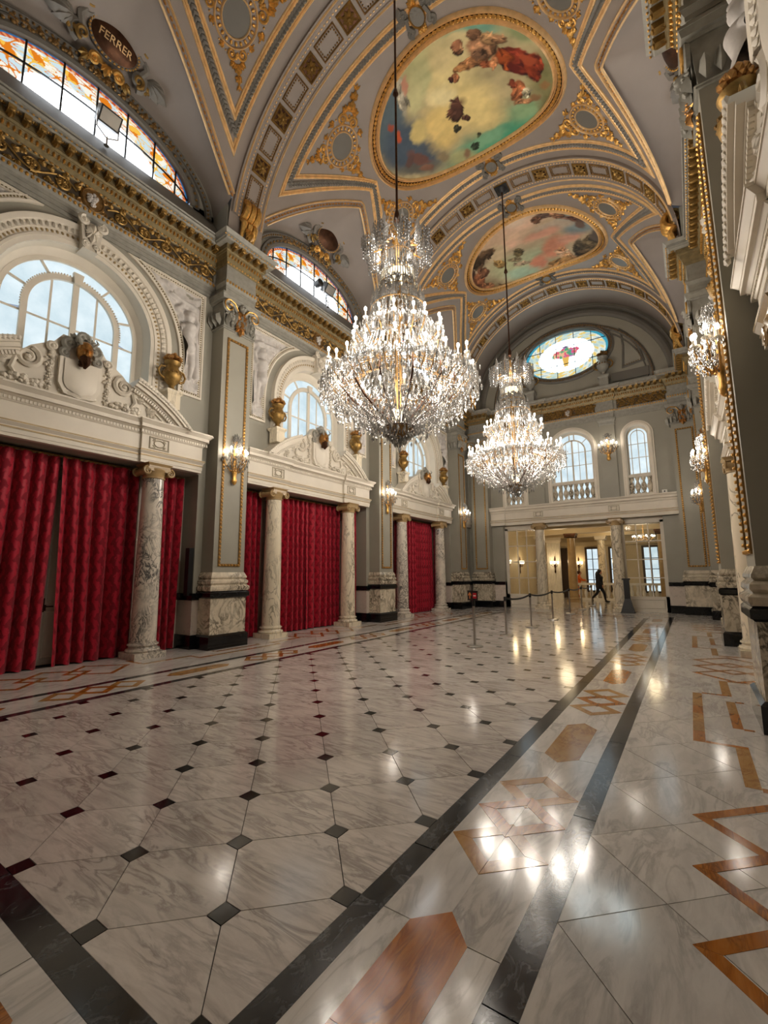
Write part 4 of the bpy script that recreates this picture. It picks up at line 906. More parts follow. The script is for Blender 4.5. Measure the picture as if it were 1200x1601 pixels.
# --- upper window
def frost_pane(parent, poly, d=-.34):
    v, f = prism(poly, -.006, .006); return obj('pane', MB().add(to_wall(v)+np.array([d, 0, 0]), f), M['frost'], parent, smooth=False)
def sash(mb, path, w_, h_, d, closed=False):
    v, f = sweep(path, band(w_, h_), closed); mb.add(to_wall(v)+np.array([d, 0, 0]), f)
WIN = [0]
def wname(): WIN[0] += 1; return 'window_%d' % WIN[0]
def arched_window():
    t = sthing(wname(), at_bay('L', 1)); zs = 4.72
    rv = MB(); p = arch_path(WR, WZC, WZS); q = arch_path(1.2, WZC, WZS); n = len(p)
    v = np.concatenate([np.c_[np.zeros(n), p], np.c_[np.full(n, -.2), p*[.965, 1]+[0, -.0]], np.c_[np.full(n, -.3), q]]); i = np.arange(n-1)
    rv.add(v, [np.concatenate([np.stack([i+k*n, i+1+k*n, i+1+(k+1)*n, i+(k+1)*n], 1) for k in (0, 1)])]); rv.add(*box(-.4, .0, -1.33, 1.33, 4.6, 4.72)); obj('reveal', rv, M['cream'], t, sharp=25)
    A = MB(); p = arch_path(WR, WZC, 4.75, 40)
    prof = [(0, 0), (0, .035), (-.07, .045), (-.075, .06), (-.12, .06), (-.125, .04), (-.21, .045), (-.22, .07), (-.31, .075), (-.33, .105), (-.4, .12), (-.42, .12), (-.43, 0)]
    v, f = sweep(p, prof); A.add(to_wall(v), f); obj('archivolt', A, M['cream'], t, sharp=25)
    e1 = MB(); q = resample(arch_path(WR+.17, WZC, 5.0, 40), .085); tt = np.gradient(q, axis=0); an = np.arctan2(tt[:, 1], tt[:, 0]); scatter(e1, ICO_V, ICO_F, np.c_[q, np.full(len(q), .045)], (.026, .034, .02), an)
    obj('egg_course', e1.warp(to_wall), M['tancream'], t, stuff=True)
    e2 = MB(); q = resample(arch_path(WR+.265, WZC, 5.0, 40), .105); tt = np.gradient(q, axis=0); an = np.arctan2(tt[:, 1], tt[:, 0]); leaves(e2, np.c_[q-.0*q, np.full(len(q), .07)]+np.c_[-.055*np.cos(an-PI/2), -.055*np.sin(an-PI/2), 0*an], .11, an+PI); obj('leaf_course', e2.warp(to_wall), M['ivory'], t, stuff=True)
    ks = MB(); v, f = prism([(-.13, 7.74), (.13, 7.74), (.2, 8.3), (-.2, 8.3)], -.1, .2); ks.add(to_wall(v), f); o_ = MB()
    for sg in (-1, 1): volute(o_, sg*.15, 8.28, .09, PI/2, -sg, .045); volute(o_, sg*.09, 7.83, .06, -PI/2, sg, .03)
    spray(o_, 0, 8.05, PI/2, .24, 5, 1.2); spray(o_, 0, 8.1, -PI/2, .22, 5, 1.1); o_.warp(to_wall).warp(lambda v: v+np.array([.2, 0, 0])); ks.join(o_); obj('keystone', ks, M['ivory'], t)
    # glazing
    fr = MB(); Ro, zc, Ri, zi = 1.19, WZC, .78, 6.5; d = -.36
    sash(fr, arch_path(Ro-.03, zc, zs, 32), .08, .07, d); sash(fr, arch_path(Ri, zi, zs, 28), .1, .09, d); sash(fr, [(0, zs), (0, zi+Ri)], .1, .08, d)
    for y in (-1.19+.03, 1.19-.03): sash(fr, [(y, zs), (y, zc)], .08, .07, d)
    for y in (-.39, .39): sash(fr, [(y, zs), (y, zi+math.sqrt(Ri**2-.39**2))], .035, .045, d)
    for z in (5.55, 6.3): 
        sash(fr, [(-Ri, z), (Ri, z)], .035, .045, d)
        for sg in (-1, 1): sash(fr, [(sg*Ri, z), (sg*Ro, z)], .035, .045, d)
    for a in (22, 58, 122, 158):
        c, s = math.cos(math.radians(a)), math.sin(math.radians(a)); sash(fr, [(Ri*c, zi+Ri*s), (Ro*c, zc+Ro*s)], .04, .06, d)
    obj('frame', fr, M['cream'], t, smooth=False)
    mo = MB(); q = resample(arch_path(Ri+.06, zi, 6.4, 28), .05); scatter(mo, ICO_V, ICO_F, np.c_[q, np.full(len(q), .0)], .02); sash_k = prism([(-.06, zi+Ri-.08), (.06, zi+Ri-.08), (.09, zi+Ri+.14), (-.09, zi+Ri+.14)], -.02, .06); mo.add(*sash_k); mo.warp(to_wall); mo.warp(lambda v: v+np.array([-.27, 0, 0])); obj('inner_archivolt', mo, M['cream'], t)
    inner = [tuple(x) for x in arch_path(Ri, zi, zs, 40)][::1]
    xs, zs_ = [-.78, -.39, 0, .39, .78], [zs, 5.55, 6.3, 7.4]
    for x0, x1 in zip(xs[:-1], xs[1:]):
        for z0, z1 in zip(zs_[:-1], zs_[1:]):
            pl = clip_poly([(x0, z0), (x1, z0), (x1, z1), (x0, z1)], inner)
            if len(pl) > 2 and area(pl) > .004: frost_pane(t, pl)
    for sg in (-1, 1):
        for z0, z1 in ((zs, 5.55), (5.55, 6.3)): frost_pane(t, [(sg*Ri, z0), (sg*Ro, z0), (sg*Ro, z1), (sg*Ri, z1)][::sg])
    aa = [0-8, 22, 58, 122, 158, 188]
    for a, b in zip(aa[:-1], aa[1:]):
        th = np.radians(np.linspace(a, b, 9)); o_ = [(Ro*math.cos(x), zc+Ro*math.sin(x)) for x in th]; i_ = [(Ri*math.cos(x), zi+Ri*math.sin(x)) for x in th][::-1]
        m = MB()
        for k in range(8): 
            v, f = prism([o_[k], o_[k+1], i_[7-k], i_[8-k]], -.006, .006); m.add(to_wall(v)+np.array([-.34, 0, 0]), f)
        obj('pane', m, M['frost'], t, smooth=False)
    return t
win0 = arched_window()
# --- relief panels: a standing figure carved in a spandrel panel
def relief(sg, seed):
    t = thing('relief_panel', '', 'relief', at_bay('L', 1, 0, 0)); Rr, zc = 1.98, 6.4; z0, z1, yo = 5.63, 8.24, 2.56
    yin = lambda z: np.sqrt(np.maximum(.05, Rr**2-(np.maximum(z, zc)-zc)**2))
    zz = np.linspace(z0, z1, 30); out = [(sg*yo, z0), (sg*yo, z1)]+[(sg*yin(z), z) for z in zz[::-1]]
    out = out if sg > 0 else out[::-1]; c = np.array(out)
    fr = MB(); prof = [(0, 0), (0, .05), (.04, .06), (.055, .035), (.1, .03), (.105, .05), (.125, .05), (.13, 0)]; fr.add(*sweep(c, prof, True)); obj('frame', fr.warp(to_wall), M['cream'], t, sharp=25)
    bd = MB(); q = resample(c, .055, True); cc = q.mean(0)
    q2 = sweep(c, [(.08, 0), (.08, .01)], True)[0].reshape(-1, 2, 3)[:, 0, :2]; q2 = resample(q2, .055, True); scatter(bd, ICO_V, ICO_F, np.c_[q2, np.full(len(q2), .035)], .019); obj('bead_course', bd.warp(to_wall), M['olive'], t, stuff=True)
    nz_, ny_ = 110, 40; Z = np.linspace(z0+.1, z1-.1, nz_)[None]; u = np.linspace(0, 1, ny_)[:, None]; yi = yin(Z)+.12; Y = yi+(yo-.12-yi)*u; Z = np.broadcast_to(Z, Y.shape)
    # figure in panel coordinates: x along the wall from yo inwards, z up
    X = (yo-.40)-Y; Zr = Z-z0-.38
    caps = [((0, 1.55), (0, 1.47), .115, .13), ((0, 1.36), (0, 1.28), .06, .06), ((-.14, 1.22), (.14, 1.2), .08, .09), ((0, 1.2), (.03, .95), .17, .13), ((.03, .95), (.0, .75), .13, .17), ((-.08, .75), (-.12, .38), .1, .075), ((-.12, .38), (-.09, .05), .075, .045), ((.09, .75), (.1, .38), .1, .075), ((.1, .38), (.16, .05), .075, .045),
            ((.16, 1.2), (.3, 1.0), .06, .05), ((.3, 1.0), (.2, .82), .05, .04), ((-.16, 1.2), (-.23, 1.45), .06, .05), ((-.23, 1.45), (-.12, 1.68), .05, .045), ((-.1, .04), (-.18, .02), .05, .04), ((.16, .04), (.24, .02), .05, .04),
            ((-.22, .9), (-.24, .1), .06, .09), ((-.15, 1.75), (.45, 1.85), .08, .05), ((.1, 1.78), (.3, 1.6), .05, .05)]
    H = np.zeros_like(Y)
    for (a, b, r0_, r1_) in caps:
        a, b = np.array(a), np.array(b); e = b-a; k = np.clip(((X-a[0])*e[0]+(Zr-a[1])*e[1])/(e@e), 0, 1); dd = np.hypot(X-a[0]-k*e[0], Zr-a[1]-k*e[1]); rr = r0_+(r1_-r0_)*k
        H = np.maximum(H, np.sqrt(np.maximum(0, rr*rr-dd*dd))*1.35)
    H = H+.02*vnoise(Y*9, Z*9, seed)*(H < .02)+.05*np.clip(vnoise(Y*5+3, Z*5, seed+4), 0, 1)*(Zr > 1.35)+np.where(Zr < -.02, .05+.02*np.cos((X-.0)*20)*(np.abs(X) < .3), 0)
    m = MB(); m.add(np.stack([.012+H, sg*Y, Z], -1).reshape(-1, 3), [grid(ny_, nz_)]); obj('figure', m, M['relief'], t, sharp=0)
    return t
rel_p, rel_m = relief(1, 2), relief(-1, 12)
# --- stained-glass lunette with its mouldings
def lun_color(y, z):
    zt = GZ+GB_*np.sqrt(np.maximum(0, 1-(y/GA)**2)); rr = np.hypot(y/GA, (z-GZ)/GB_); t = (1-rr)*2.6; an = np.arctan2((z-GZ)/GB_, y/GA)
    c = np.tile(np.array([5.0, 5.3, 5.6]), y.shape+(1,)); sw = np.sin(an*26+3*np.sin(t*9))*np.cos(t*10-an*6)+.5*vnoise(y*5, z*5, 3)
    bandm = (t < 1.0)&(t > .13); ph = an*34+3.2*np.sin(t*15+an*5); o_ = ((np.abs(np.sin(ph*.5+2.2*np.cos(t*11))) < .22)|(np.abs(np.cos(an*15)*.9+np.sin(t*13)) < .2))&bandm
    big = (np.cos(an*17)+1.1*np.sin(t*5.2-.8) > 1.45)&bandm; col = np.where((vnoise(y*5, z*5, 8) > .1)[..., None], np.array([.95, .55, .08]), np.array([.78, .22, .015]))
    bg = np.where((np.sin(an*13+t*4) > .1)[..., None], np.array([.62, .78, .84]), np.array([.95, .93, .82])); c = np.where(bandm[..., None], bg, c); c = np.where((o_|big)[..., None], col, c)
    c = np.where(((t >= .055)&(t <= .16))[..., None], np.where((np.sin(an*90) > 0)[..., None], np.array([.5, .08, .03]), np.array([.75, .3, .12])), c)
    c = np.where((t < .055)[..., None], np.array([.03, .14, .32]), c); return c*(1-.12*(t > 1.0)[..., None]*np.clip(vnoise(y*14, z*14, 5, 2), 0, 1)[..., None])
def lunette():
    t = sthing(wname(), at_bay('L', 1)); ys = [-GA, -1.72, -1.2, -.6, 0, .6, 1.2, 1.72, GA]; d = -.16
    zt = lambda y: GZ+GB_*np.sqrt(np.maximum(0, 1-(y/GA)**2)); zm = lambda y: GZ+(zt(y)-GZ)*np.where(np.abs(y) < 1.8, .5, .0)+0*y
    for a, b in zip(ys[:-1], ys[1:]):
        for half in (0, 1):
            n, k = max(8, int((b-a)*100)), 44; y = np.linspace(a, b, n)[:, None]+0*np.zeros((1, k)); f0 = GZ+.48*(zt(y)-GZ)
            lo, hi = (np.full_like(y, GZ), f0) if half == 0 else (f0, zt(y)); z = lo+(hi-lo)*np.linspace(0, 1, k)[None]
            m = MB(); m.add(np.stack([np.full(y.shape, d), y, z], -1).reshape(-1, 3), [grid(n, k)]); me = m.mesh('pane'); paint_verts(me, lun_color(y, z).reshape(-1, 3)); obj('pane', me, M['stained'], t)
    ld = MB()
    for y in ys[1:-1]: sash(ld, [(y, GZ), (y, float(zt(np.array(y))))], .03, .03, d)
    yy = np.linspace(-GA+.02, GA-.02, 40); sash(ld, np.stack([yy, GZ+.48*(zt(yy)-GZ)], 1), .025, .03, d); obj('bars', ld, M['black'], t, smooth=False)
    rv = MB(); p = arc(0, GZ, GA, GB_, 0, PI, 40); i = np.arange(39); v = np.concatenate([np.c_[np.full(40, -.04), p], np.c_[np.full(40, -.2), p]]); rv.add(v, [np.stack([i, i+1, i+41, i+40], 1)])
    stack(rv, -2.7, 2.7, 0, [(9.6, GZ-.02, .47, -.1)], -.3, 0); obj('sill', rv, M['dim'], t)
    m1 = MB(); v, f = sweep(arc(0, GZ-.05, GA+.1, GB_+.1, 0, PI, 50), [(.1, 0), (.09, .05), (.02, .07), (-.05, .05), (-.07, .09), (-.12, .08), (-.13, 0)]); m1.add(to_wall(v)+np.array([-.05, 0, 0]), f)
    v, f = sweep(arc(0, 10.3, 2.52, 1.5, 0, PI, 50), [(.06, 0), (.05, .07), (-.03, .11), (-.09, .07), (-.1, 0)]); m1.add(to_wall(v)+np.array([-.05, 0, 0]), f); obj('moulding', m1, M['dim'], t, sharp=25)
    b1 = MB(); q = resample(arc(0, GZ-.05, GA+.13, GB_+.13, 0, PI, 60), .16); scatter(b1, ICO_V, ICO_F, np.c_[q, np.full(len(q), .03)], .035)
    q = resample(arc(0, 10.3, 2.5, 1.48, 0, PI, 60), .1); scatter(b1, ICO_V, ICO_F, np.c_[q, np.full(len(q), .05)], .028); obj('bead_course', b1.warp(to_wall), M['darkgold'], t, stuff=True)
    for sg in (-1, 1):
        gd = MB()
        for k in range(8):
            a = .55+.1*k; c = (sg*2.36*math.cos(a+.35), GZ-.1+1.36*math.sin(a+.35)); blobs(gd, *c, .07, .06, 5, .045, 0, k); spray(gd, *c, PI/2+sg*.9, .13, 3, 1.2)
        obj('garland', gd.warp(to_wall), M['leafgrey'] if sg > 5 else M['darkgold'], t)
    return t
lun0 = lunette()
def name_cartouche():
    t = thing('name_cartouche', '', 'cartouche', at_bay('L', 1, .42, 0, 12.22)); b = MB()
    f = lambda v: to_wall(v)@np.array([[.82, 0, -.57], [0, 1, 0], [.57, 0, .82]])
    for sg in (-1, 1):
        volute(b, sg*.48, .2, .17, PI/2, -sg, .07); volute(b, sg*.5, -.22, .15, -PI/2, sg, .06); spray(b, sg*.62, -.1, PI/2-sg*1.9, .45, 5, .7); spray(b, sg*.6, .12, PI/2-sg*1.2, .3, 5, .8); b.add(*tube([(sg*.45, .2, .03), (sg*.56, 0, .06), (sg*.47, -.2, .03)], .06, 6))
    for k in range(7): spray(b, -.3+.1*k, .33+.08*math.cos((k-3)*.6), PI/2-(k-3)*.2, .3, 3, .5)
    b.add(*prism(ellipse(0, 0, .42, .29, 32), -.05, .04)); obj('surround', b.warp(f), M['leafgrey'], t)
    ge = MB()
    for sg in (-1, 1):
        volute(ge, sg*.47, .26, .1, PI/2, -sg, .035, 1.4, .12); volute(ge, sg*.47, -.24, .1, -PI/2, sg, .035, 1.4, .12); spray(ge, sg*.3, -.42, -PI/2+sg*.8, .2, 4, .8); blobs(ge, sg*.62, -.26, .08, .06, 8, .04, .04, 4)
    spray(ge, 0, .34, PI/2, .3, 7, 1.1); blobs(ge, 0, .36, .12, .06, 8, .04, .06, 2); obj('gilt_scrolls', ge.warp(f), M['urngold'], t, stuff=True)
    pl = MB(); n = 13; r_, a = np.linspace(0, 1, 6), np.linspace(0, 2*PI, 33); pl.add(np.stack([np.outer(r_, np.cos(a))*.38, np.outer(r_, np.sin(a))*.25, .05+.07*(1-np.outer(r_, 0*a+1)**2)], -1).reshape(-1, 3), [grid(6, 33)]); obj('plaque', pl.warp(f), M['bronze'], t)
    bd = MB(); a = np.arange(36)*2*PI/36; scatter(bd, ICO_V, ICO_F, np.stack([.41*np.cos(a), .28*np.sin(a), 0*a+.06], 1), .022); volute(bd, -.2, -.42, .1, 0, 1, .04); volute(bd, .2, -.42, .1, PI, -1, .04); spray(bd, 0, -.36, -PI/2, .2, 5, 1.0); obj('gilding', bd.warp(f), M['gold'], t, stuff=True); return t
cart0 = name_cartouche()
# --- pilasters
def pilaster(H=8.28):
    t = thing('pilaster', '', 'pilaster', (XL, PIL[1], 0)); hw = .42
    def pc(nm, layers, mm, hw_=hw, d=.43): obj(nm, stack(MB(), -hw_, hw_, d, layers), M[mm], t, sharp=25)
    pc('plinth', [(0, .27, .1, .1), (.27, .31, .1, .06)], 'blackmarble'); pc('die', [(.31, 1.09, .05, .05)], 'brecciamarble')
    pc('band', [(1.09, 1.12, .06, .09), (1.12, 1.21, .1, .1), (1.21, 1.25, .1, .06)], 'blackmarble'); pc('attic_moulding', [(1.25, 1.29, .085, .1), (1.29, 1.34, .1, .1), (1.34, 1.38, .1, .05), (1.38, 1.42, .05, .08), (1.42, 1.47, .08, .075), (1.47, 1.51, .075, .035), (1.51, 1.54, .03, .055), (1.54, 1.58, .055, .05), (1.58, 1.66, .045, .01)], 'brecciamarble')
    pc('shaft', [(1.66, 7.47, 0, 0)], 'grey')
    b = MB(); z0, z1, w_ = 1.82, 7.22, .27; P4 = [(-w_, z0), (w_, z0), (w_, z1), (-w_, z1)]
    v, f = sweep(P4, [(-.03, 0), (-.03, .02), (.03, .02), (.03, 0)], True); b.add(to_wall(v)+np.array([.43, 0, 0]), f); obj('panel_edge', b, M['darkgold'], t, smooth=False)
    bd = MB(); q = resample(P4, .085, True); scatter(bd, ICO_V, ICO_F, np.c_[q, np.full(len(q), .022)], .028); obj('bead_course', bd.warp(to_wall).warp(lambda v: v+np.array([.43, 0, 0])), M['gold'], t, stuff=True)
    c = MB(); stack(c, -hw, hw, .43, [(7.44, 7.47, .03, .03), (7.47, 7.5, .05, .03), (7.5, 8.1, .0, .04)])
    stack(c, -hw, hw, .43, [(8.1, 8.14, .06, .08), (8.14, 8.24, .12, .14), (8.24, 8.28, .15, .15)]); cp = obj('capital', c, M['capgrey'], t, sharp=25)
    lv = MB(); 
    for y in np.linspace(-.36, .36, 6): leaves(lv, [(y, 7.5, .02)], (.2, .32, .35), 0)
    for y in np.linspace(-.3, .3, 5): leaves(lv, [(y, 7.62, .05)], (.18, .34, .3), 0)
    lv.warp(to_wall).warp(lambda v: v+np.array([.43, 0, 0]))
    for sg in (-1, 1):
        l2 = MB()
        for y in (.05, .2, .35): leaves(l2, [(y, 7.5, .02)], (.2, .34, .35), 0)
        l2.warp(to_wall).warp(lambda v: np.stack([v[:, 1], sg*(hw+v[:, 0]), v[:, 2]], 1)); lv.join(l2)
    obj('acanthus', lv, M['capgrey'], cp)
    vl = MB()
    for sg in (-1, 1):
        volute(vl, sg*.36, 7.98, .15, PI/2, -sg, .05, 1.7, .06); vl.add(*tube([(sg*.34, 8.1, .06), (sg*.2, 8.08, .05), (sg*.1, 7.95, .04)], [.045, .04, .03], 6))
    vl.warp(to_wall).warp(lambda v: v+np.array([.45, 0, 0])); obj('volutes', vl, M['capgrey'], cp, stuff=True)
    ve = MB()
    for sg in (-1, 1):
        p = spiral(sg*.36, 7.98, .165, 1.2, PI/2, -sg, 20, .1); ve.add(*tube(p, .018, 5)); ve.add(*tube([(sg*.36, 8.145, .1), (sg*.2, 8.11, .09), (sg*.1, 7.98, .07)], .018, 5))
    ve.warp(to_wall).warp(lambda v: v+np.array([.46, 0, 0])); obj('volute_gilding', ve, M['gold'], cp, stuff=True)
    lv2 = MB()
    for k in range(9): spray(lv2, -.32+.08*k, 7.86-.02*(k % 3), -PI/2+(k-4)*.16, .17, 4, .9)
    for sg in (-1, 1): blobs(lv2, sg*.3, 7.72, .07, .14, 10, .035, .06, 5+sg)
    obj('leaf_swag', lv2.warp(to_wall).warp(lambda v: v+np.array([.49, 0, 0])), M['capgrey'], cp, stuff=True)
    fs = MB(); blobs(fs, 0, 7.75, .15, .24, 40, .042, .05, 6); spray(fs, 0, 7.75, PI/2, .3, 7, 2.6); spray(fs, 0, 7.6, -PI/2, .24, 5, 1.4); fs.warp(to_wall).warp(lambda v: v+np.array([.46, 0, 0])); obj('fruit', fs, M['copper'], cp, label='copper gilt fruit cluster')
    hd = MB(); head(hd, (.56, 0, 8.08), .1); obj('mask', hd, M['capgrey'], cp)
    return t
pil0 = pilaster()
# --- rib consoles on the cornice
def console():
    t = thing('scroll_console', '', 'console', (XL, PIL[1], 9.64)); b = MB(); stack(b, -.36, .36, .5, [(0, .12, .06, .06), (.12, .2, .06, .0), (.2, .62, 0, 0)]); obj('block', b, M['dim'], t, sharp=25)
    s = MB()
    for y in (-.16, 0, .16):
        p = spiral(.62, 1.02, .26, 1.5, -PI/2, 1, 30); s.add(*tube(np.stack([p[:, 0], np.full(30, y), p[:, 1]], 1), np.linspace(.085, .03, 30), 6))
        s.add(*tube([(.62, y, .76), (.72, y, .62), (.66, y, .42), (.55, y, .2)], [.08, .075, .06, .03], 6))
    g_ = MB(); spray(g_, 0, .5, -PI/2, .34, 5, .8); g_.warp(to_wall).warp(lambda v: v+np.array([.7, 0, 0])); s.join(g_); obj('scroll', s, M['gold'], t); return t
con0 = console()
# --- main cornice: one bay long, repeated
def cornice(tname, label, loc, rotz, bays, breaks, half, frz=True):
    t = thing(tname, label, 'cornice', loc, rotz); 
    L = [(8.28, 8.36, 0, 0), (8.36, 8.45, .015, .015), (8.45, 8.52, .025, .025), (8.52, 8.6, .03, .07), (8.6, 8.66, .075, .075), (8.66, 9.06, .02, .02), (9.06, 9.1, .04, .06), (9.1, 9.2, .07, .1), (9.2, 9.3, .11, .14), (9.3, 9.34, .16, .18), (9.34, 9.46, .2, .2), (9.46, 9.5, .34, .36), (9.5, 9.57, .38, .38), (9.57, 9.64, .38, .45)]
    for nm, sl, mm in (('architrave', slice(0, 6), 'capgrey'), ('bed_moulding', slice(6, 11), 'olive'), ('corona', slice(11, 14), 'capgrey')):
        b = MB(); stack(b, -half, half, .03, L[sl], -.02, 0)
        for c, w_, e_ in breaks: stack(b, c-w_, c+w_, e_, L[sl], 0, .85)
        obj(nm, b, M[mm], t, sharp=20)
    return t, L
def cornice_parts(t, half, breaks, medal):
    rows = MB(); eg = MB(); md = MB(); bd = MB()
    dep = lambda y, e=0: max([.03]+[e_ for c, w_, e_ in breaks if abs(y-c) < w_+e])
    for y in np.arange(-half, half, .083):
        D = dep(y, .06); scatter(bd, ICO_V, ICO_F, [(D+.07, y, 8.6)], (.028, .032, .045)); scatter(bd, ICO_V, ICO_F, [(D+.07, y, 9.085)], (.02, .03, .02))
        scatter(eg, ICO_V, ICO_F, [(D+.12, y, 9.24)], (.04, .026, .06))
        scatter(bd, ICO_V, ICO_F, [(dep(y, .36)+.395, y, 9.49)], (.018, .022, .018))
    for y in np.arange(-half+.11, half, .22):
        D = dep(y, .15); q = MB(); q.add(*frustum((D+.15, D+.33, y-.055, y+.055), (D+.15, D+.36, y-.055, y+.055), 9.35, 9.455)); md.join(q); scatter(md, ICO_V, ICO_F, [(D+.35, y, 9.37), (D+.2, y, 9.36)], (.03, .045, .032)); scatter(md, LEAF_V, LEAF_F, [(D+.18, y, 9.33)], (.1, .18, -.1), -PI/2)
        rs_ = MB(); rosette(rs_, 0, 0, .05); md.join(rs_, lambda v: np.stack([D+.27+v[:, 0], y+.11+v[:, 1], 9.46-v[:, 2]], 1))
    obj('bead_course', bd, M['gold'], t, stuff=True); obj('egg_course', eg, M['gold'], t, stuff=True); obj('modillions', md, M['urngold'], t, stuff=True)
def frieze(t, y0, y1, d, medal=False, k=4):
    L = y1-y0; v, f = prism([(y0, 8.67), (y1, 8.67), (y1, 9.05), (y0, 9.05)], 0, .006); o = obj('frieze_ground', MB().add(to_wall(v)+np.array([d, 0, 0]), f), M['darkground'], t, smooth=False)
    if medal:
        for a, b in ((y0, (y0+y1)/2-.24), ((y0+y1)/2+.24, y1)):
            r = rinceau(b-a-.06, .36, k); r.warp(lambda v: v+np.array([a+.03, 8.86, 0])).warp(to_wall).warp(lambda v: v+np.array([d+.006, 0, 0])); obj('scrollwork', r, M['urngold'], o)
        c = (y0+y1)/2; m = MB(); m.add(*prism(ellipse(c, 8.86, .17, .2, 26), 0, .05)); m.add(*sweep(ellipse(c, 8.86, .19, .225, 30), half_round(.06, .07), True))
        for sg in (-1, 1): volute(m, c+sg*.2, 9.0, .07, PI/2, -sg, .03); volute(m, c+sg*.2, 8.72, .07, -PI/2, sg, .03)
        obj('medallion', m.warp(to_wall).warp(lambda v: v+np.array([d, 0, 0])), M['darkgold'], o)
        e = MB(); blobs(e, c, 8.86, .1, .13, 16, .04, .05, 3); obj('emblem', e.warp(to_wall).warp(lambda v: v+np.array([d, 0, 0])), M['relief'], o, label='silvery relief emblem')
    else:
        r = rinceau(L-.06, .36, k); r.warp(lambda v: v+np.array([y0+.03, 8.86, 0])).warp(to_wall).warp(lambda v: v+np.array([d+.006, 0, 0])); obj('scrollwork', r, M['urngold'], o)
hl = (YE-YN)/2; hc = (YE+YN)/2
brk = [(P-hc, .42, .46) for P in PIL+[PIL[0]-6.45]]
for s, nm in (('L', 'left'), ('R', 'right')):
    sg = 1 if s == 'L' else -1; bk = [(sg*c, w_, e_) for c, w_, e_ in brk]
    t, _ = cornice('main_cornice', f'long gilded cornice and frieze along the top of the {nm} wall', (XL if s == 'L' else XR, hc, 0), 0 if s == 'L' else PI, 3, bk, hl)
    cornice_parts(t, hl, bk, True)
    for k, B_ in enumerate(BAY): c = sg*(B_-hc); frieze(t, c-2.72, c+2.72, .052, True, 5)

# --- sconces
def sconce():
    t = thing('wall_sconce', '', 'sconce', (XL+.43, PIL[1], 4.35))
    b = MB(); b.add(*lathe([(0.0, -.68), (.05, -.64), (.075, -.57), (.05, -.5), (.06, -.42), (.08, -.34), (.05, -.26), (.04, -.1), (.05, .05), (.03, .3), (.06, .34), (.02, .4)], 12)); b.warp(lambda v: v*[.6, 1, 1]+np.array([.07, 0, 0])); obj('backplate', b, M['gold'], t)
    dr = MB(); g_ = np.random.default_rng(4)
    for k in range(7):
        an = -PI/2+PI*k/6; R_ = .3 if k % 2 == 0 else .23; x, y = .08+R_*math.cos(an)*.9, R_*math.sin(an); zc = -.02 if k % 2 == 0 else .06
        a = obj('arm', MB().add(*tube([(.07, 0, -.3), (.07+(x-.07)*.4, y*.4, -.36), (.07+(x-.07)*.85, y*.85, -.22), (x, y, zc-.06)], [.016, .014, .012, .01], 5)), M['gold'], t)
        v, f = lathe([(.012, -.07), (.045, -.045), (.05, -.03), (.014, -.03), (.014, .06)], 10); obj('candle', MB().add(v+np.array([x, y, zc]), f), M['candle'], a)
        obj('bulb', MB().add(*sphere(.026, 8, 6, (x, y, zc+.1), (1, 1, 1.7))), M['bulb'], a)
        n = 9; aa = np.arange(n)*2*PI/n; scatter(dr, OCT_V, OCT_F, np.stack([x+.05*np.cos(aa), y+.05*np.sin(aa), zc-.08-.03*(np.arange(n) % 2)], 1), (.011, .011, .045))
    for k in range(190):
        an = g_.uniform(-1.5, 1.5); r_ = g_.uniform(.08, .29); scatter(dr, OCT_V, OCT_F, [(.07+r_*math.cos(an), r_*math.sin(an), -.08-.5*(.26-r_)-g_.uniform(0, .22))], (.012, .012, g_.uniform(.02, .045)))
    for k in range(110):
        an = g_.uniform(-1.5, 1.5); r_ = g_.uniform(.02, .17); scatter(dr, OCT_V, OCT_F, [(.07+r_*math.cos(an), r_*math.sin(an), .2+g_.uniform(0, .36)*(1-r_*2))], (.012, .012, g_.uniform(.025, .06)))
    obj('crystal_drops', dr, M['crystal'], t, stuff=True); lamp('sconce_light', (.22, 0, .2), SCONCE_W, WARM, .12, t); return t
sc0 = sconce()

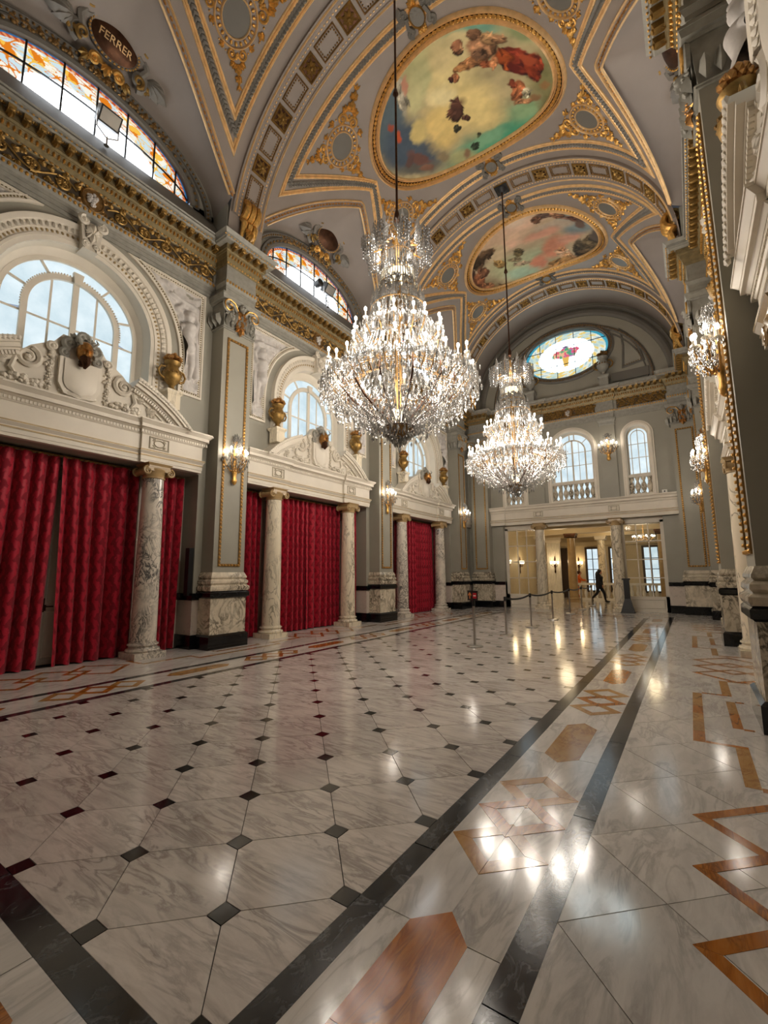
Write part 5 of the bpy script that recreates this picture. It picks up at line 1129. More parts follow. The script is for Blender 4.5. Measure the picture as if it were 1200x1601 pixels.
# ------------------------------------------------------------------ copies round the bays
index_children()
def place(src, loc, rz, label, group=None, fresh=False, skip=()):
    global USED
    if src.name not in USED: USED.add(src.name); o = src; o.location = loc; o.rotation_euler = (0, 0, rz)
    else: o = dup(src, loc, rz, skip=skip)
    if label: o['label'] = label
    if group: o['group'] = group
    return o
USED = set()
near = {0: 'nearest', 1: 'middle', 2: 'farthest'}
for s, k in SPOTS:
    rz = SIDE[s][1]; wl = 'left' if s == 'L' else 'right'; bn = f'{near[k]} {wl} bay'
    place(ent, at_bay(s, k), rz, f'cream entablature with dentils over the doorway of the {bn}', 'door entablatures of the hall')
    place(ped, at_bay(s, k), rz, f'cream broken pediment with satyr mask and shield, {bn}', 'broken pediments under the arched windows')
    place(win0, at_bay(s, k), rz, None); place(lun0, at_bay(s, k), rz, None); WIN[0] += 0
    place(cart0, at_bay(s, k, .42, 0, 12.22), rz, f'grey and gilt cartouche above the stained-glass lunette, {bn}', 'cartouches over the lunette windows').scale = (1.12, 1.12, 1.12)
    for sg in (-1, 1):
        side = ('right' if sg > 0 else 'left') if s == 'L' else ('far' if sg < 0 else 'near')
        place(urn0, at_bay(s, k, .24, sg*1.72, 5.1), rz, f'gilt urn on the {side} end of the pediment, {bn}', 'gilt urns on the pediments')
        place(rel_p if sg > 0 else rel_m, at_bay(s, k), rz, f'white figure relief panel at the {side} of the window, {bn}', 'figure relief panels beside the arched windows')
        cm = col_a if (s, k) in (('L', 0), ('L', 2), ('R', 0)) else col_b
        mk = 'grey-veined' if cm is col_a else 'cream'
        place(cm, at_bay(s, k, .04, sg*1.58), rz, f'{mk} marble column, {side} of the two, {bn}', 'marble columns of the side doorways')
for k in (1, 0, 2): place(door, at_bay('L', k), 0, None)
for s in 'LR':
    wl = 'left' if s == 'L' else 'right'
    for k, P in ((1, PIL[1]), (0, PIL[0]), (2, PIL[2])):
        x = XL if s == 'L' else XR; rz = SIDE[s][1]; sx = 1 if s == 'L' else -1; nm = ('first', 'second', 'third')[k]
        place(pil0, (x, P, 0), rz, f'grey pilaster with gilt bead border, {nm} along the {wl} wall', 'pilasters of the hall')
        place(con0, (x, P, 9.64), rz, f'gilt scroll console at the rib foot above {nm} pilaster, {wl} wall', 'scroll consoles under the ribs')
        place(sc0, (x+sx*.43, P, 4.35), rz, f'lit crystal wall sconce on the {nm} pilaster of the {wl} wall', 'crystal wall sconces')
# the near left doorway is the one with the slit; name the side doors in order
n_ = 0
for o in list(COL.objects):
    if o.name.startswith('door_') and o.get('kind') == 'structure' and o.parent is None: n_ += 1; o.name = 'door_tmp%d' % n_
n_ = 0
for o in list(COL.objects):
    if o.name.startswith('door_tmp'): n_ += 1; o.name = 'door_%d' % n_
n_ = 0
for pre in ('a', 'b'):
    n_ = 0
    for o in list(COL.objects):
        if o.get('kind') == 'structure' and o.parent is None and (o.name.startswith('window_') or o.name.startswith('wintmp')):
            n_ += 1; o.name = ('wintmp%d' if pre == 'a' else 'window_%d') % n_
WIN[0] = n_
def text(parent, body, size, loc, rot, m, ext=.006):
    c = bpy.data.curves.new('lettering', 'FONT'); c.body = body; c.size = size; c.extrude = ext; c.align_x = 'CENTER'; c.align_y = 'CENTER'; c.resolution_u = 3
    tmp = bpy.data.objects.new('lettering_curve', c); me = bpy.data.meshes.new_from_object(tmp); bpy.data.objects.remove(tmp); bpy.data.curves.remove(c)
    o = bpy.data.objects.new('lettering', me); COL.objects.link(o); me.materials.clear(); me.materials.append(m); o.parent = parent; o.location = loc; o.rotation_euler = rot; return o
# FERRER on the nearest cartouche
for o in COL.objects:
    if o.name.startswith('name_cartouche') and o['label'].endswith('nearest left bay'):
        o['label'] = 'grey and gilt cartouche lettered FERRER above the nearest left lunette window'
        tx = text(o, 'FERRER', .17, (0, 0, 0), (0, 0, 0), M['goldline']); n = len(tx.data.vertices); q = np.empty(n*3); tx.data.vertices.foreach_get('co', q); q = q.reshape(-1, 3)
        q[:, 2] += .052+.07*(1-(q[:, 0]/.38)**2-(q[:, 1]/.25)**2); q = to_wall(q)@np.array([[.82, 0, -.57], [0, 1, 0], [.57, 0, .82]]); tx.data.vertices.foreach_set('co', q.ravel()); tx.data.update()

# ================================================================== END WALL (frame: x toward the camera, y = world X - XC, z up)
RZE = -PI/2
def at_end(d=0, y=0, z=0): return (XC+y, YE-d, z)
def end_wall():
    q = MB()
    def sh(f, y):
        m = MB(); f(m); q.join(m, lambda v: v+np.array([0, y, 0]))
    sh(lambda m: arch_hole(m, -1.9, 1.9, 4.6, 9.7, .88, 7.1, 4.6, 0), 0)
    for s in (-1, 1):
        sh(lambda m: arch_hole(m, -.74, .86, 4.6, 9.7, .42, 7.38, 4.6, 0) if s > 0 else arch_hole(m, -.86, .74, 4.6, 9.7, .42, 7.38, 4.6, 0), s*2.64)
        a, b = sorted((s*3.5, s*5.3)); q.add(*box(-.5, 0, a, b, 3.9, 9.7)); a, b = sorted((s*3.3, s*5.3)); q.add(*box(-.5, 0, a, b, 0, 3.9))
    q.add(*box(-.5, 0, -3.5, 3.5, 3.88, 4.6))
    n = 96; an = np.linspace(0, 2*PI, n, endpoint=False)+.003; c, s = np.cos(an), np.sin(an); E_ = np.stack([1.86*c, 11.8+1.16*s], 1)
    k = np.minimum(5.3/np.abs(c), np.where(s > 0, 2.6/np.abs(s), 2.2/np.abs(s))); R_ = np.stack([k*c, 11.8+k*s], 1); i = np.arange(n); j = (i+1) % n
    q.add(np.concatenate([np.c_[np.full(n, -.05), E_], np.c_[np.full(n, -.05), R_]]), [np.stack([i, j, j+n, i+n], 1)])
    return struct(obj('wall_back', q, M['grey'], None, at_end(), RZE, smooth=False))
wall_b = end_wall()
for nm, z0, z1, p, mm in (('dado_base', 0, .3, .05, 'blackmarble'), ('dado_block', .3, 1.05, .03, 'pinkmarble'), ('dado_cap', 1.05, 1.2, .06, 'blackmarble')):
    for s in (-1, 1): a, b = sorted((s*3.3, s*5.0)); obj(nm, MB().add(*box(-.3, p, a, b, z0, z1)), M[mm], wall_b, smooth=False)
um = MB()          # stucco arches and panels round the oval light
for a_, b_, w_, h_ in ((4.15, 3.9, .3, .12), (4.4, 4.15, .1, .2), (3.45, 3.25, .14, .1), (3.25, 3.08, .05, .06)):
    v, f = sweep(arc(0, 9.75, a_, b_, 0, PI, 60), [(-w_/2, 0), (-w_/2, h_*.6), (-w_*.2, h_), (w_*.2, h_), (w_/2, h_*.6), (w_/2, 0)]); um.add(to_wall(v)+np.array([-.05, 0, 0]), f)
v, f = sweep(ellipse(0, 11.8, 1.97, 1.27, 80), [(-.12, 0), (-.12, .05), (-.03, .1), (.05, .06), (.1, .11), (.13, 0)], True); um.add(to_wall(v)+np.array([-.05, 0, 0]), f)
for s in (-1, 1):
    pth = [(s*2.35, 10.5), (s*3.15, 10.62), (s*2.95, 11.4), (s*2.6, 12.0), (s*2.35, 12.25), (s*2.42, 11.5)]
    v, f = sweep(densify(pth+pth[:1], .2)[:-1], half_round(.09, .05), True); um.add(to_wall(v)+np.array([-.05, 0, 0]), f)
    a, b = sorted((s*1.9, s*3.3)); um.add(*box(-.05, .03, a, b, 9.9, 10.3))
obj('stucco', um, M['dim'], wall_b, sharp=25)
bm = MB()
for q in (resample(arc(0, 9.75, 3.45, 3.25, 0, PI, 80), .1), resample(arc(0, 9.75, 4.15, 3.9, 0, PI, 80), .11), resample(ellipse(0, 11.8, 1.98, 1.28, 100), .1, True)): scatter(bm, ICO_V, ICO_F, np.c_[q, np.full(len(q), .06)], .045)
for s in (-1, 1):
    q = resample([(s*2.42, 10.57), (s*3.07, 10.68), (s*2.88, 11.38), (s*2.55, 11.95)], .09); scatter(bm, ICO_V, ICO_F, np.c_[q, np.full(len(q), .03)], .025)
obj('bead_course', bm.warp(to_wall).warp(lambda v: v+np.array([-.03, 0, 0])), M['darkgold'], wall_b, stuff=True)
ent_e = entablature(4.06, 3.15, (1.58,), .11); ent_e.location = at_end(); ent_e.rotation_euler = (0, 0, RZE); ent_e['label'] = 'long cream entablature over the glazed doorway of the end wall'; ent_e['category'] = 'entablature'
st = MB(); stack(st, PIL[2]+.5-YC, YE-YC, .1, [(3.88, 4.02, 0, 0), (4.02, 4.15, .03, .06), (4.15, 4.46, 0, 0), (4.46, 4.55, .03, .03), (4.55, 4.71, .08, .14), (4.71, 4.75, .15, .15)], 0, 0); obj('string_course', st, M['cream'], wall_l, sharp=20)
t, _ = cornice('main_cornice', 'short gilded cornice and frieze across the end wall below the oval window', at_end(), RZE, 1, [(-4.29, .42, .46), (4.29, .42, .46), (-1.54, .3, .1), (1.54, .3, .1)], 5.07)
cornice_parts(t, 5.0, [(-4.29, .42, .46), (4.29, .42, .46), (-1.54, .3, .1), (1.54, .3, .1)], False); frieze(t, -1.12, 1.12, .052, True, 3); frieze(t, 1.98, 3.8, .052, False, 5); frieze(t, -3.8, -1.98, .052, False, 5)
def end_window(y, r, zc, label_kind):
    t = sthing(wname(), at_end(0, y), RZE); zs = 4.7
    sur = MB(); p = arch_path(r, zc, 4.68, 30); v, f = sweep(p, [(.0, -.3), (0, .05), (-.05, .08), (-.11, .08), (-.15, .05), (-.19, .05), (-.2, 0)]); sur.add(to_wall(v), f); sur.add(*box(-.35, .06, -r-.2, r+.2, 4.6, 4.7)); obj('surround', sur, M['cream'], t, sharp=25)
    fr = MB(); d = -.32; ri = r*.62
    sash(fr, arch_path(r-.03, zc, zs), .07, .06, d); sash(fr, arch_path(ri, zc, zs), .06 if r > .6 else .03, .05, d); sash(fr, [(0, zs), (0, zc+(ri if r > .6 else r))], .07 if r > .6 else .03, .05, d)
    for z in (5.75, 6.45, 7.05): sash(fr, [(-r, z), (r, z)], .025, .03, d)
    if r > .6:
        for s in (-1, 1): sash(fr, [(s*ri/2, zs), (s*ri/2, zc+ri*.8)], .025, .03, d); sash(fr, [(s*ri*.75, zc+ri*.65), (s*r*.75, zc+r*.65)], .03, .03, d); sash(fr, [(s*.1, zc+ri), (s*.1, zc+r)], .05, .03, d)
    obj('frame', fr, M['cream'], t, smooth=False)
    out = [tuple(x) for x in arch_path(r, zc, zs, 30)]; zz = [zs, 5.75, 6.45, 7.05, zc+r+.1]
    for xa, xb in ((-r, 0), (0, r)):
        for z0, z1 in zip(zz[:-1], zz[1:]):
            pl = clip_poly([(xa, z0), (xb, z0), (xb, z1), (xa, z1)], out)
            if len(pl) > 2: frost_pane(t, pl, -.31)
    b = thing('balustrade', 'stone balustrade before the %s window of the end wall' % label_kind, 'balustrade', at_end(.0, y, 4.7), RZE)
    w_ = r; bm_ = MB(); bm_.add(*box(-.2, .04, -w_, w_, 0, .16)); obj('base', bm_, M['ivory'], b, smooth=False); bm_ = MB(); bm_.add(*box(-.2, .04, -w_, w_, .86, .98)); obj('rail', bm_, M['ivory'], b, smooth=False)
    nb = 8 if r > .6 else 4; L = lathe([(.09, .16), (.09, .2), (.05, .24), (.07, .3), (.11, .42), (.105, .52), (.06, .63), (.045, .7), (.08, .78), (.09, .86)], 12)
    for k in range(nb): obj('baluster', MB().add(L[0]+np.array([-.08, -w_+.09+(2*w_-.18)*k/(nb-1), 0]), L[1]), M['brecciamarble'], b)
end_window(0, .88, 7.1, 'wide middle'); end_window(2.64, .42, 7.38, 'narrow right-hand'); end_window(-2.64, .42, 7.38, 'narrow left-hand')
def oval_window():
    t = sthing(wname(), at_end(), RZE); xs = [-1.86, -1.15, -.4, .4, 1.15, 1.86]; d = -.2; hz = lambda y: 1.16*np.sqrt(np.maximum(0, 1-(y/1.86)**2)); cz = 11.8
    def colr(y, z):
        rr = np.hypot(y/1.86, (z-cz)/1.16); an = np.arctan2((z-cz)/1.16, y/1.86); n = vnoise(y*4, z*4, 31); c = np.tile(np.array([5.2, 6.2, 6.4]), y.shape+(1,))
        sw = np.sin(an*18+4*rr*6)*np.cos(rr*22)+.4*n; bnd = (rr > .66)&(rr < .93); bg = np.where((np.sin(an*9) > 0)[..., None], np.array([.62, .74, .62]), np.array([.8, .84, .72]))
        c = np.where(bnd[..., None], np.where((sw > .45)[..., None], np.array([.85, .62, .18]), np.where((sw < -.5)[..., None], np.array([.45, .62, .66]), bg)), c)
        c = np.where((rr >= .93)[..., None], np.array([.05, .34, .48]), c)
        fl = (((y-.0)/.62)**2+((z-cz-.1)/.3)**2 < 1+.4*n); h = vnoise(y*9, z*9, 44, 2); fc = np.where((h > .25)[..., None], np.array([.75, .12, .2]), np.where((h < -.3)[..., None], np.array([.1, .38, .2]), np.where((n > .1)[..., None], np.array([.45, .2, .5]), np.array([.85, .5, .3])))); c = np.where((fl&(z > cz-.12))[..., None], fc, c)
        bs = (np.abs(y) < .16-.25*(cz-.12-z)*.6)&(z < cz-.1)&(z > cz-.55); return np.where(bs[..., None], np.array([.8, .5, .12]), c)
    for a, b in zip(xs[:-1], xs[1:]):
        for k in range(3):
            n, m_ = max(10, int((b-a)*44)), 20; y = np.linspace(a, b, n)[:, None]+np.zeros((1, m_)); h = hz(y); lv = [-np.ones_like(h)*h, np.clip(-.42, -h, h), np.clip(.42, -h, h), h]; lo, hi = lv[k], lv[k+1]; z = cz+lo+(hi-lo)*np.linspace(0, 1, m_)[None]
            if (hi-lo).max() < .05: continue
            m = MB(); m.add(np.stack([np.full(y.shape, d), y, z], -1).reshape(-1, 3), [grid(n, m_)]); me = m.mesh('pane'); paint_verts(me, colr(y, z).reshape(-1, 3)); obj('pane', me, M['stained'], t)
    ld = MB()
    for x in xs[1:-1]: h = float(hz(np.array(x))); sash(ld, [(x, cz-h), (x, cz+h)], .025, .03, d)
    for z in (-.42, .42): e = 1.86*math.sqrt(1-(z/1.16)**2); sash(ld, [(-e, cz+z), (e, cz+z)], .025, .03, d)
    obj('bars', ld, M['black'], t, smooth=False); rv = MB(); e = ellipse(0, cz, 1.87, 1.17, 60); i = np.arange(60); j = (i+1) % 60; rv.add(np.concatenate([np.c_[np.full(60, -.04), e], np.c_[np.full(60, -.26), e]]), [np.stack([i, j, j+60, i+60], 1)]); obj('reveal', rv, M['dim'], t)
oval_window()
index_children()
for s, nm in ((-1, 'left'), (1, 'right')):
    p = dup(pil0, at_end(0, s*4.29), RZE, f'grey pilaster with gilt bead border in the {nm} corner of the end wall', 'pilasters of the hall')
    c = dup(con0, at_end(.0, s*4.45, 9.64), RZE, f'gilt scroll console at the {nm} foot of the end arch', 'scroll consoles under the ribs')
    c = dup(col_b, at_end(.04, s*1.58), RZE, f'cream marble column at the {nm} side of the end doorway', 'marble columns of the end doorway')
    u = dup(urn0, at_end(.22, s*1.6, 9.64), RZE, f'dark stone and gilt urn on the cornice {nm} of the oval window', 'urns beside the oval window'); u.scale = (1.3, 1.3, 1.35)
    for ch in COL.objects:
        if ch.parent == u and ch.name.split('.')[0] in ('body', 'flowers', 'pedestal'):
            ch.data = ch.data.copy(); ch.data.materials[0] = M['darkgold'] if ch.name.startswith('flowers') else M['capgrey']
    sp = thing('slim_pilaster', f'slim grey pilaster {nm} of the wide middle window, end wall', 'pilaster', at_end(0, s*1.54), RZE, 'slim pilasters of the end wall')
    obj('shaft', stack(MB(), -.3, .3, .08, [(4.67, 4.8, .03, .03), (4.8, 8.0, 0, 0)]), M['grey'], sp, sharp=25); obj('capital', stack(MB(), -.3, .3, .08, [(8.0, 8.04, .02, .03), (8.04, 8.14, .0, .02), (8.14, 8.2, .03, .05), (8.2, 8.28, .06, .07)]), M['capgrey'], sp, sharp=25)
    q_ = dup(sc0, at_end(.08, s*1.54, 7.05), RZE, f'lit crystal wall sconce {nm} of the wide middle window, end wall', 'crystal wall sconces'); q_.scale = (1.15, 1.15, 1.0)
# glazed doors and their frame
def glazed_door(y0, y1, nm):
    t = sthing('door_%d' % nm, at_end(), RZE); d0, d1 = -.32, -.22; f = MB(); w_ = .13
    for a, b in ((y0, y0+w_), (y1-w_, y1)): f.add(*box(d0, d1, a, b, .0, 3.86))
    for a, b in ((.0, .62), (3.64, 3.86)): f.add(*box(d0, d1, y0, y1, a, b))
    v, g_ = sweep([(y0+.2, .16), (y1-.2, .16), (y1-.2, .5), (y0+.2, .5)], half_round(.04, .025), True); f.add(to_wall(v)+np.array([d1, 0, 0]), g_); obj('frame', f, M['tancream' if 0 else 'cream'], t, smooth=False)
    xs = np.linspace(y0+w_, y1-w_, 4); zs = np.linspace(.62, 3.64, 5); mu = MB()
    for x in xs[1:-1]: mu.add(*box(d0+.02, d1-.02, x-.02, x+.02, .62, 3.64))
    for z in zs[1:-1]: mu.add(*box(d0+.02, d1-.02, y0+w_, y1-w_, z-.02, z+.02))
    obj('glazing_bars', mu, M['cream'], t, smooth=False)
    for a, b in zip(xs[:-1], xs[1:]):
        for c, e in zip(zs[:-1], zs[1:]): obj('pane', MB().add(*box(-.274, -.268, a, b, c, e)), M['glass'], t, smooth=False)
    obj('handle', MB().add(*tube([(d1, (y0+.07 if y0 > 0 else y1-.07), 1.05), (d1+.06, (y0+.07 if y0 > 0 else y1-.07), 1.05), (d1+.06, (y0+.18 if y0 > 0 else y1-.18), 1.05)], .012, 6)), M['bronze'], t)
glazed_door(1.72, 3.3, 4); glazed_door(-3.3, -1.72, 5)
hd = MB(); hd.add(*box(-.35, -.2, -3.3, 3.3, 3.74, 3.9)); 
for y in (-1.72, 1.72): hd.add(*box(-.35, -.2, y-.06, y+.06, 0, 3.84))
struct(obj('trim_1', hd, M['cream'], None, at_end(), RZE, smooth=False))
# wall behind the camera
bw = MB(); bw.add(*box(XL-.5, XR+.5, YN-.4, YN, 0, 14.5)); struct(obj('wall_front', bw, M['grey'], None, smooth=False))

# ================================================================== LOBBY beyond the end doorway
lw = MB(); lw.add(*box(-8.6, -8.3, 21.65, 31.2, 0, 4.5)); lw.add(*box(1.2, 1.5, 21.65, 31.2, 0, 4.5)); lw.add(*box(-8.6, 1.5, 31.0, 31.3, 0, 4.5)); struct(obj('wall_lobby', lw, M['lobby'], None, smooth=False))
lc = MB(); lc.add(*box(-8.6, 1.5, 21.5, 31.3, 4.5, 4.7))
for y in (23.4, 26.7, 29.6): lc.add(*box(-8.6, 1.5, y-.25, y+.25, 3.78, 4.5)); 
lc.add(*box(-8.3, 1.2, 30.75, 31, 3.3, 3.55)); struct(obj('ceiling_lobby', lc, M['lobby'], None, smooth=False))
dnl = MB()
for x in np.arange(-8.2, 1.2, .16): dnl.add(*box(x-.04, x+.04, 23.09, 23.15, 3.95, 4.08))
struct(obj('trim_2', dnl, M['white'], None, smooth=False))
def lobby_column(x, y, H, m, label):
    t = thing('lobby_column', label, 'column', (x, y, 0)); b = MB(); b.add(*box(-.32, .32, -.32, .32, 0, .14)); b.add(*lathe([(.3, .14), (.32, .18), (.29, .23), (.26, .26), (.27, .29)], 24)); obj('base', b, M[m], t)
    obj('shaft', MB().add(*lathe([(.24, .29), (.235, 1.2), (.2, H-.25)], 24)), M[m], t); c = MB(); c.add(*lathe([(.2, H-.25), (.23, H-.22), (.3, H-.1)], 20)); c.add(*box(-.32, .32, -.32, .32, H-.1, H)); 
    for e in (-1, 1): c.add(*tube([(-.28*1, e*.27, H-.16), (.28, e*.27, H-.16)], .08, 10))
    obj('capital', c, M['bronze' if m == 'tan' else 'ivory'], t)
lobby_column(-5.47, 26.72, 3.78, 'tan', 'tan marble column in the lobby between the two doorway columns'); lobby_column(-4.36, 29.6, 3.78, 'colcream', 'pale lobby column farther back, behind the walking person')
lobby_column(-1.1, 26.72, 3.78, 'tan', 'tan lobby column seen through the right-hand glazed door')
def lobby_window(x, w_, label=None, n=[0]):
    t = sthing(wname(), (x, 31.0, 0)); f = MB()
    for a, b, c, e in ((-w_/2-.12, -w_/2, .4, 3.2), (w_/2, w_/2+.12, .4, 3.2), (-w_/2, w_/2, 3.08, 3.2), (-w_/2, w_/2, .4, .5), (-.02, .02, .5, 3.08)): f.add(*box(a, b, -.12, .02, c, e))
    for z in (1.15, 1.8, 2.45): f.add(*box(-w_/2, w_/2, -.08, .02, z-.02, z+.02))
    obj('frame', f, M['darkwood'], t, smooth=False)
    for k, (a, b) in enumerate(((-w_/2, -.02), (.02, w_/2))):
        for z0, z1 in ((.5, 1.13), (1.17, 1.78), (1.82, 2.43), (2.47, 3.08)): obj('pane', MB().add(*box(a, b, -.05, -.04, z0, z1)), M['frost'], t, smooth=False)
for x, w_ in ((-5.1, .62), (-3.75, .6), (-1.9, .7), (-.3, .7)): lobby_window(x, w_)
dd = sthing('door_6', (-6.75, 31.0, 0)); obj('leaf', MB().add(*box(-.45, .45, -.1, .02, 0, 3.1)), M['darkwood'], dd, smooth=False); obj('frame', MB().add(*box(-.55, -.45, -.14, .02, 0, 3.2)).add(*box(.45, .55, -.14, .02, 0, 3.2)).add(*box(-.55, .55, -.14, .02, 3.1, 3.2)), M['darkwood'], dd, smooth=False)
fp = thing('fluted_pilaster', 'white fluted pilaster on the left lobby wall, seen through the open doorway', 'pilaster', (-7.0, 29.0, 0))
fm = MB(); fm.add(*box(-.45, .45, -.12, .12, 0, .35)); obj('base', fm, M['white'], fp, smooth=False); fm = MB(); fm.add(*box(-.4, .4, -.06, .08, .35, 3.45))
for x in np.linspace(-.34, .34, 8): fm.add(*tube([(x, -.06, .4), (x, -.06, 3.4)], .035, 6))
obj('shaft', fm, M['white'], fp); fm = MB(); fm.add(*box(-.46, .46, -.16, .12, 3.6, 3.78)); fm.add(*frustum((-.4, .4, -.06, .08), (-.46, .46, -.14, .12), 3.45, 3.6)); obj('capital', fm, M['ivory'], fp, smooth=False)
bl = thing('lobby_balustrade', 'white balustrade with flat rail across the lobby behind the walking person', 'balustrade', (-2.6, 28.9, 0)); obj('rail', MB().add(*box(-3.1, 3.1, -.16, .16, .88, 1.0)), M['white'], bl, smooth=False); obj('base', MB().add(*box(-3.1, 3.1, -.14, .14, 0, .12)), M['white'], bl, smooth=False)
L = lathe([(.08, .12), (.05, .18), (.1, .38), (.09, .5), (.045, .66), (.07, .82), (.07, .88)], 10); bme = MB().add(*L).mesh('baluster')
for x in np.arange(-2.95, 3.0, .3): obj('baluster', bme, M['white'], bl, (x, 0, 0))
def torch(x, y, rz, label):
    t = thing('lobby_sconce', label, 'sconce', (x, y, 2.15), rz, 'torch sconces of the lobby'); b = MB(); b.add(*lathe([(.0, -.6), (.05, -.5), (.03, -.3), (.07, -.1), (.03, 0), (.05, .3), (.0, .5)], 10)); b.warp(lambda v: v*[.6, 1, 1]+np.array([.04, 0, 0])); obj('backplate', b, M['bronze'], t)
    for s in (-1, 0, 1): a = obj('arm', MB().add(*tube([(.05, 0, -.15), (.15, s*.12, -.18), (.18-.03*abs(s), s*.2, -.02)], .014, 5)), M['bronze'], t); obj('shade', MB().add(*lathe([(.03, -.02), (.07, .03), (.085, .12), (.07, .16)], 12)).warp(lambda v: v+np.array([.18-.03*abs(s), s*.2, 0])), M['glow'], a)
    lamp('torch_light', (.3, 0, .15), 16, (1, .72, .4), .1, t)
torch(-8.3, 24.0, 0, 'lit torch sconce of the lobby seen through the left glazed door, left one'); torch(-8.3, 26.3, 0, 'lit torch sconce of the lobby seen through the left glazed door, right one'); torch(-7.0+.1, 28.86, -PI/2, 'lit torch sconce of the lobby beside the left doorway column'); torch(-5.95, 31.0, -PI/2, 'lit torch sconce of the lobby on the back wall by a dark window')
for x, y in ((-5.6, 24.6), (-1.8, 24.6), (-3.6, 28.2)): lamp('lobby_light', (x, y, 3.6), LOBBY_W, (1, .78, .48), .35)
cl = thing('lobby_chandelier', 'small crystal lobby chandelier seen through the right glazed door', 'chandelier', (-1.75, 24.6, 3.2)); obj('stem', MB().add(*tube([(0, 0, -.1), (0, 0, 1.3)], .015, 6)).add(*lathe([(.02, -.1), (.08, 0), (.03, .12)], 10)), M['gold'], cl); dr = MB(); g_ = np.random.default_rng(2)
for k in range(260): a, r_ = g_.uniform(0, 2*PI), g_.uniform(.05, .5); scatter(dr, OCT_V, OCT_F, [(r_*math.cos(a), r_*math.sin(a), .25*(1-r_)-g_.uniform(.0, .3))], (.014, .014, .035))
obj('crystal_drops', dr, M['crystal'], cl, stuff=True)
for k in range(10): a = k*PI/5; ar = obj('arm', MB().add(*tube([(0, 0, -.03), (.25*math.cos(a), .25*math.sin(a), -.1), (.45*math.cos(a), .45*math.sin(a), .05)], .01, 5)), M['gold'], cl); obj('bulb', MB().add(*sphere(.03, 8, 6, (.45*math.cos(a), .45*math.sin(a), .12))), M['bulb'], ar)

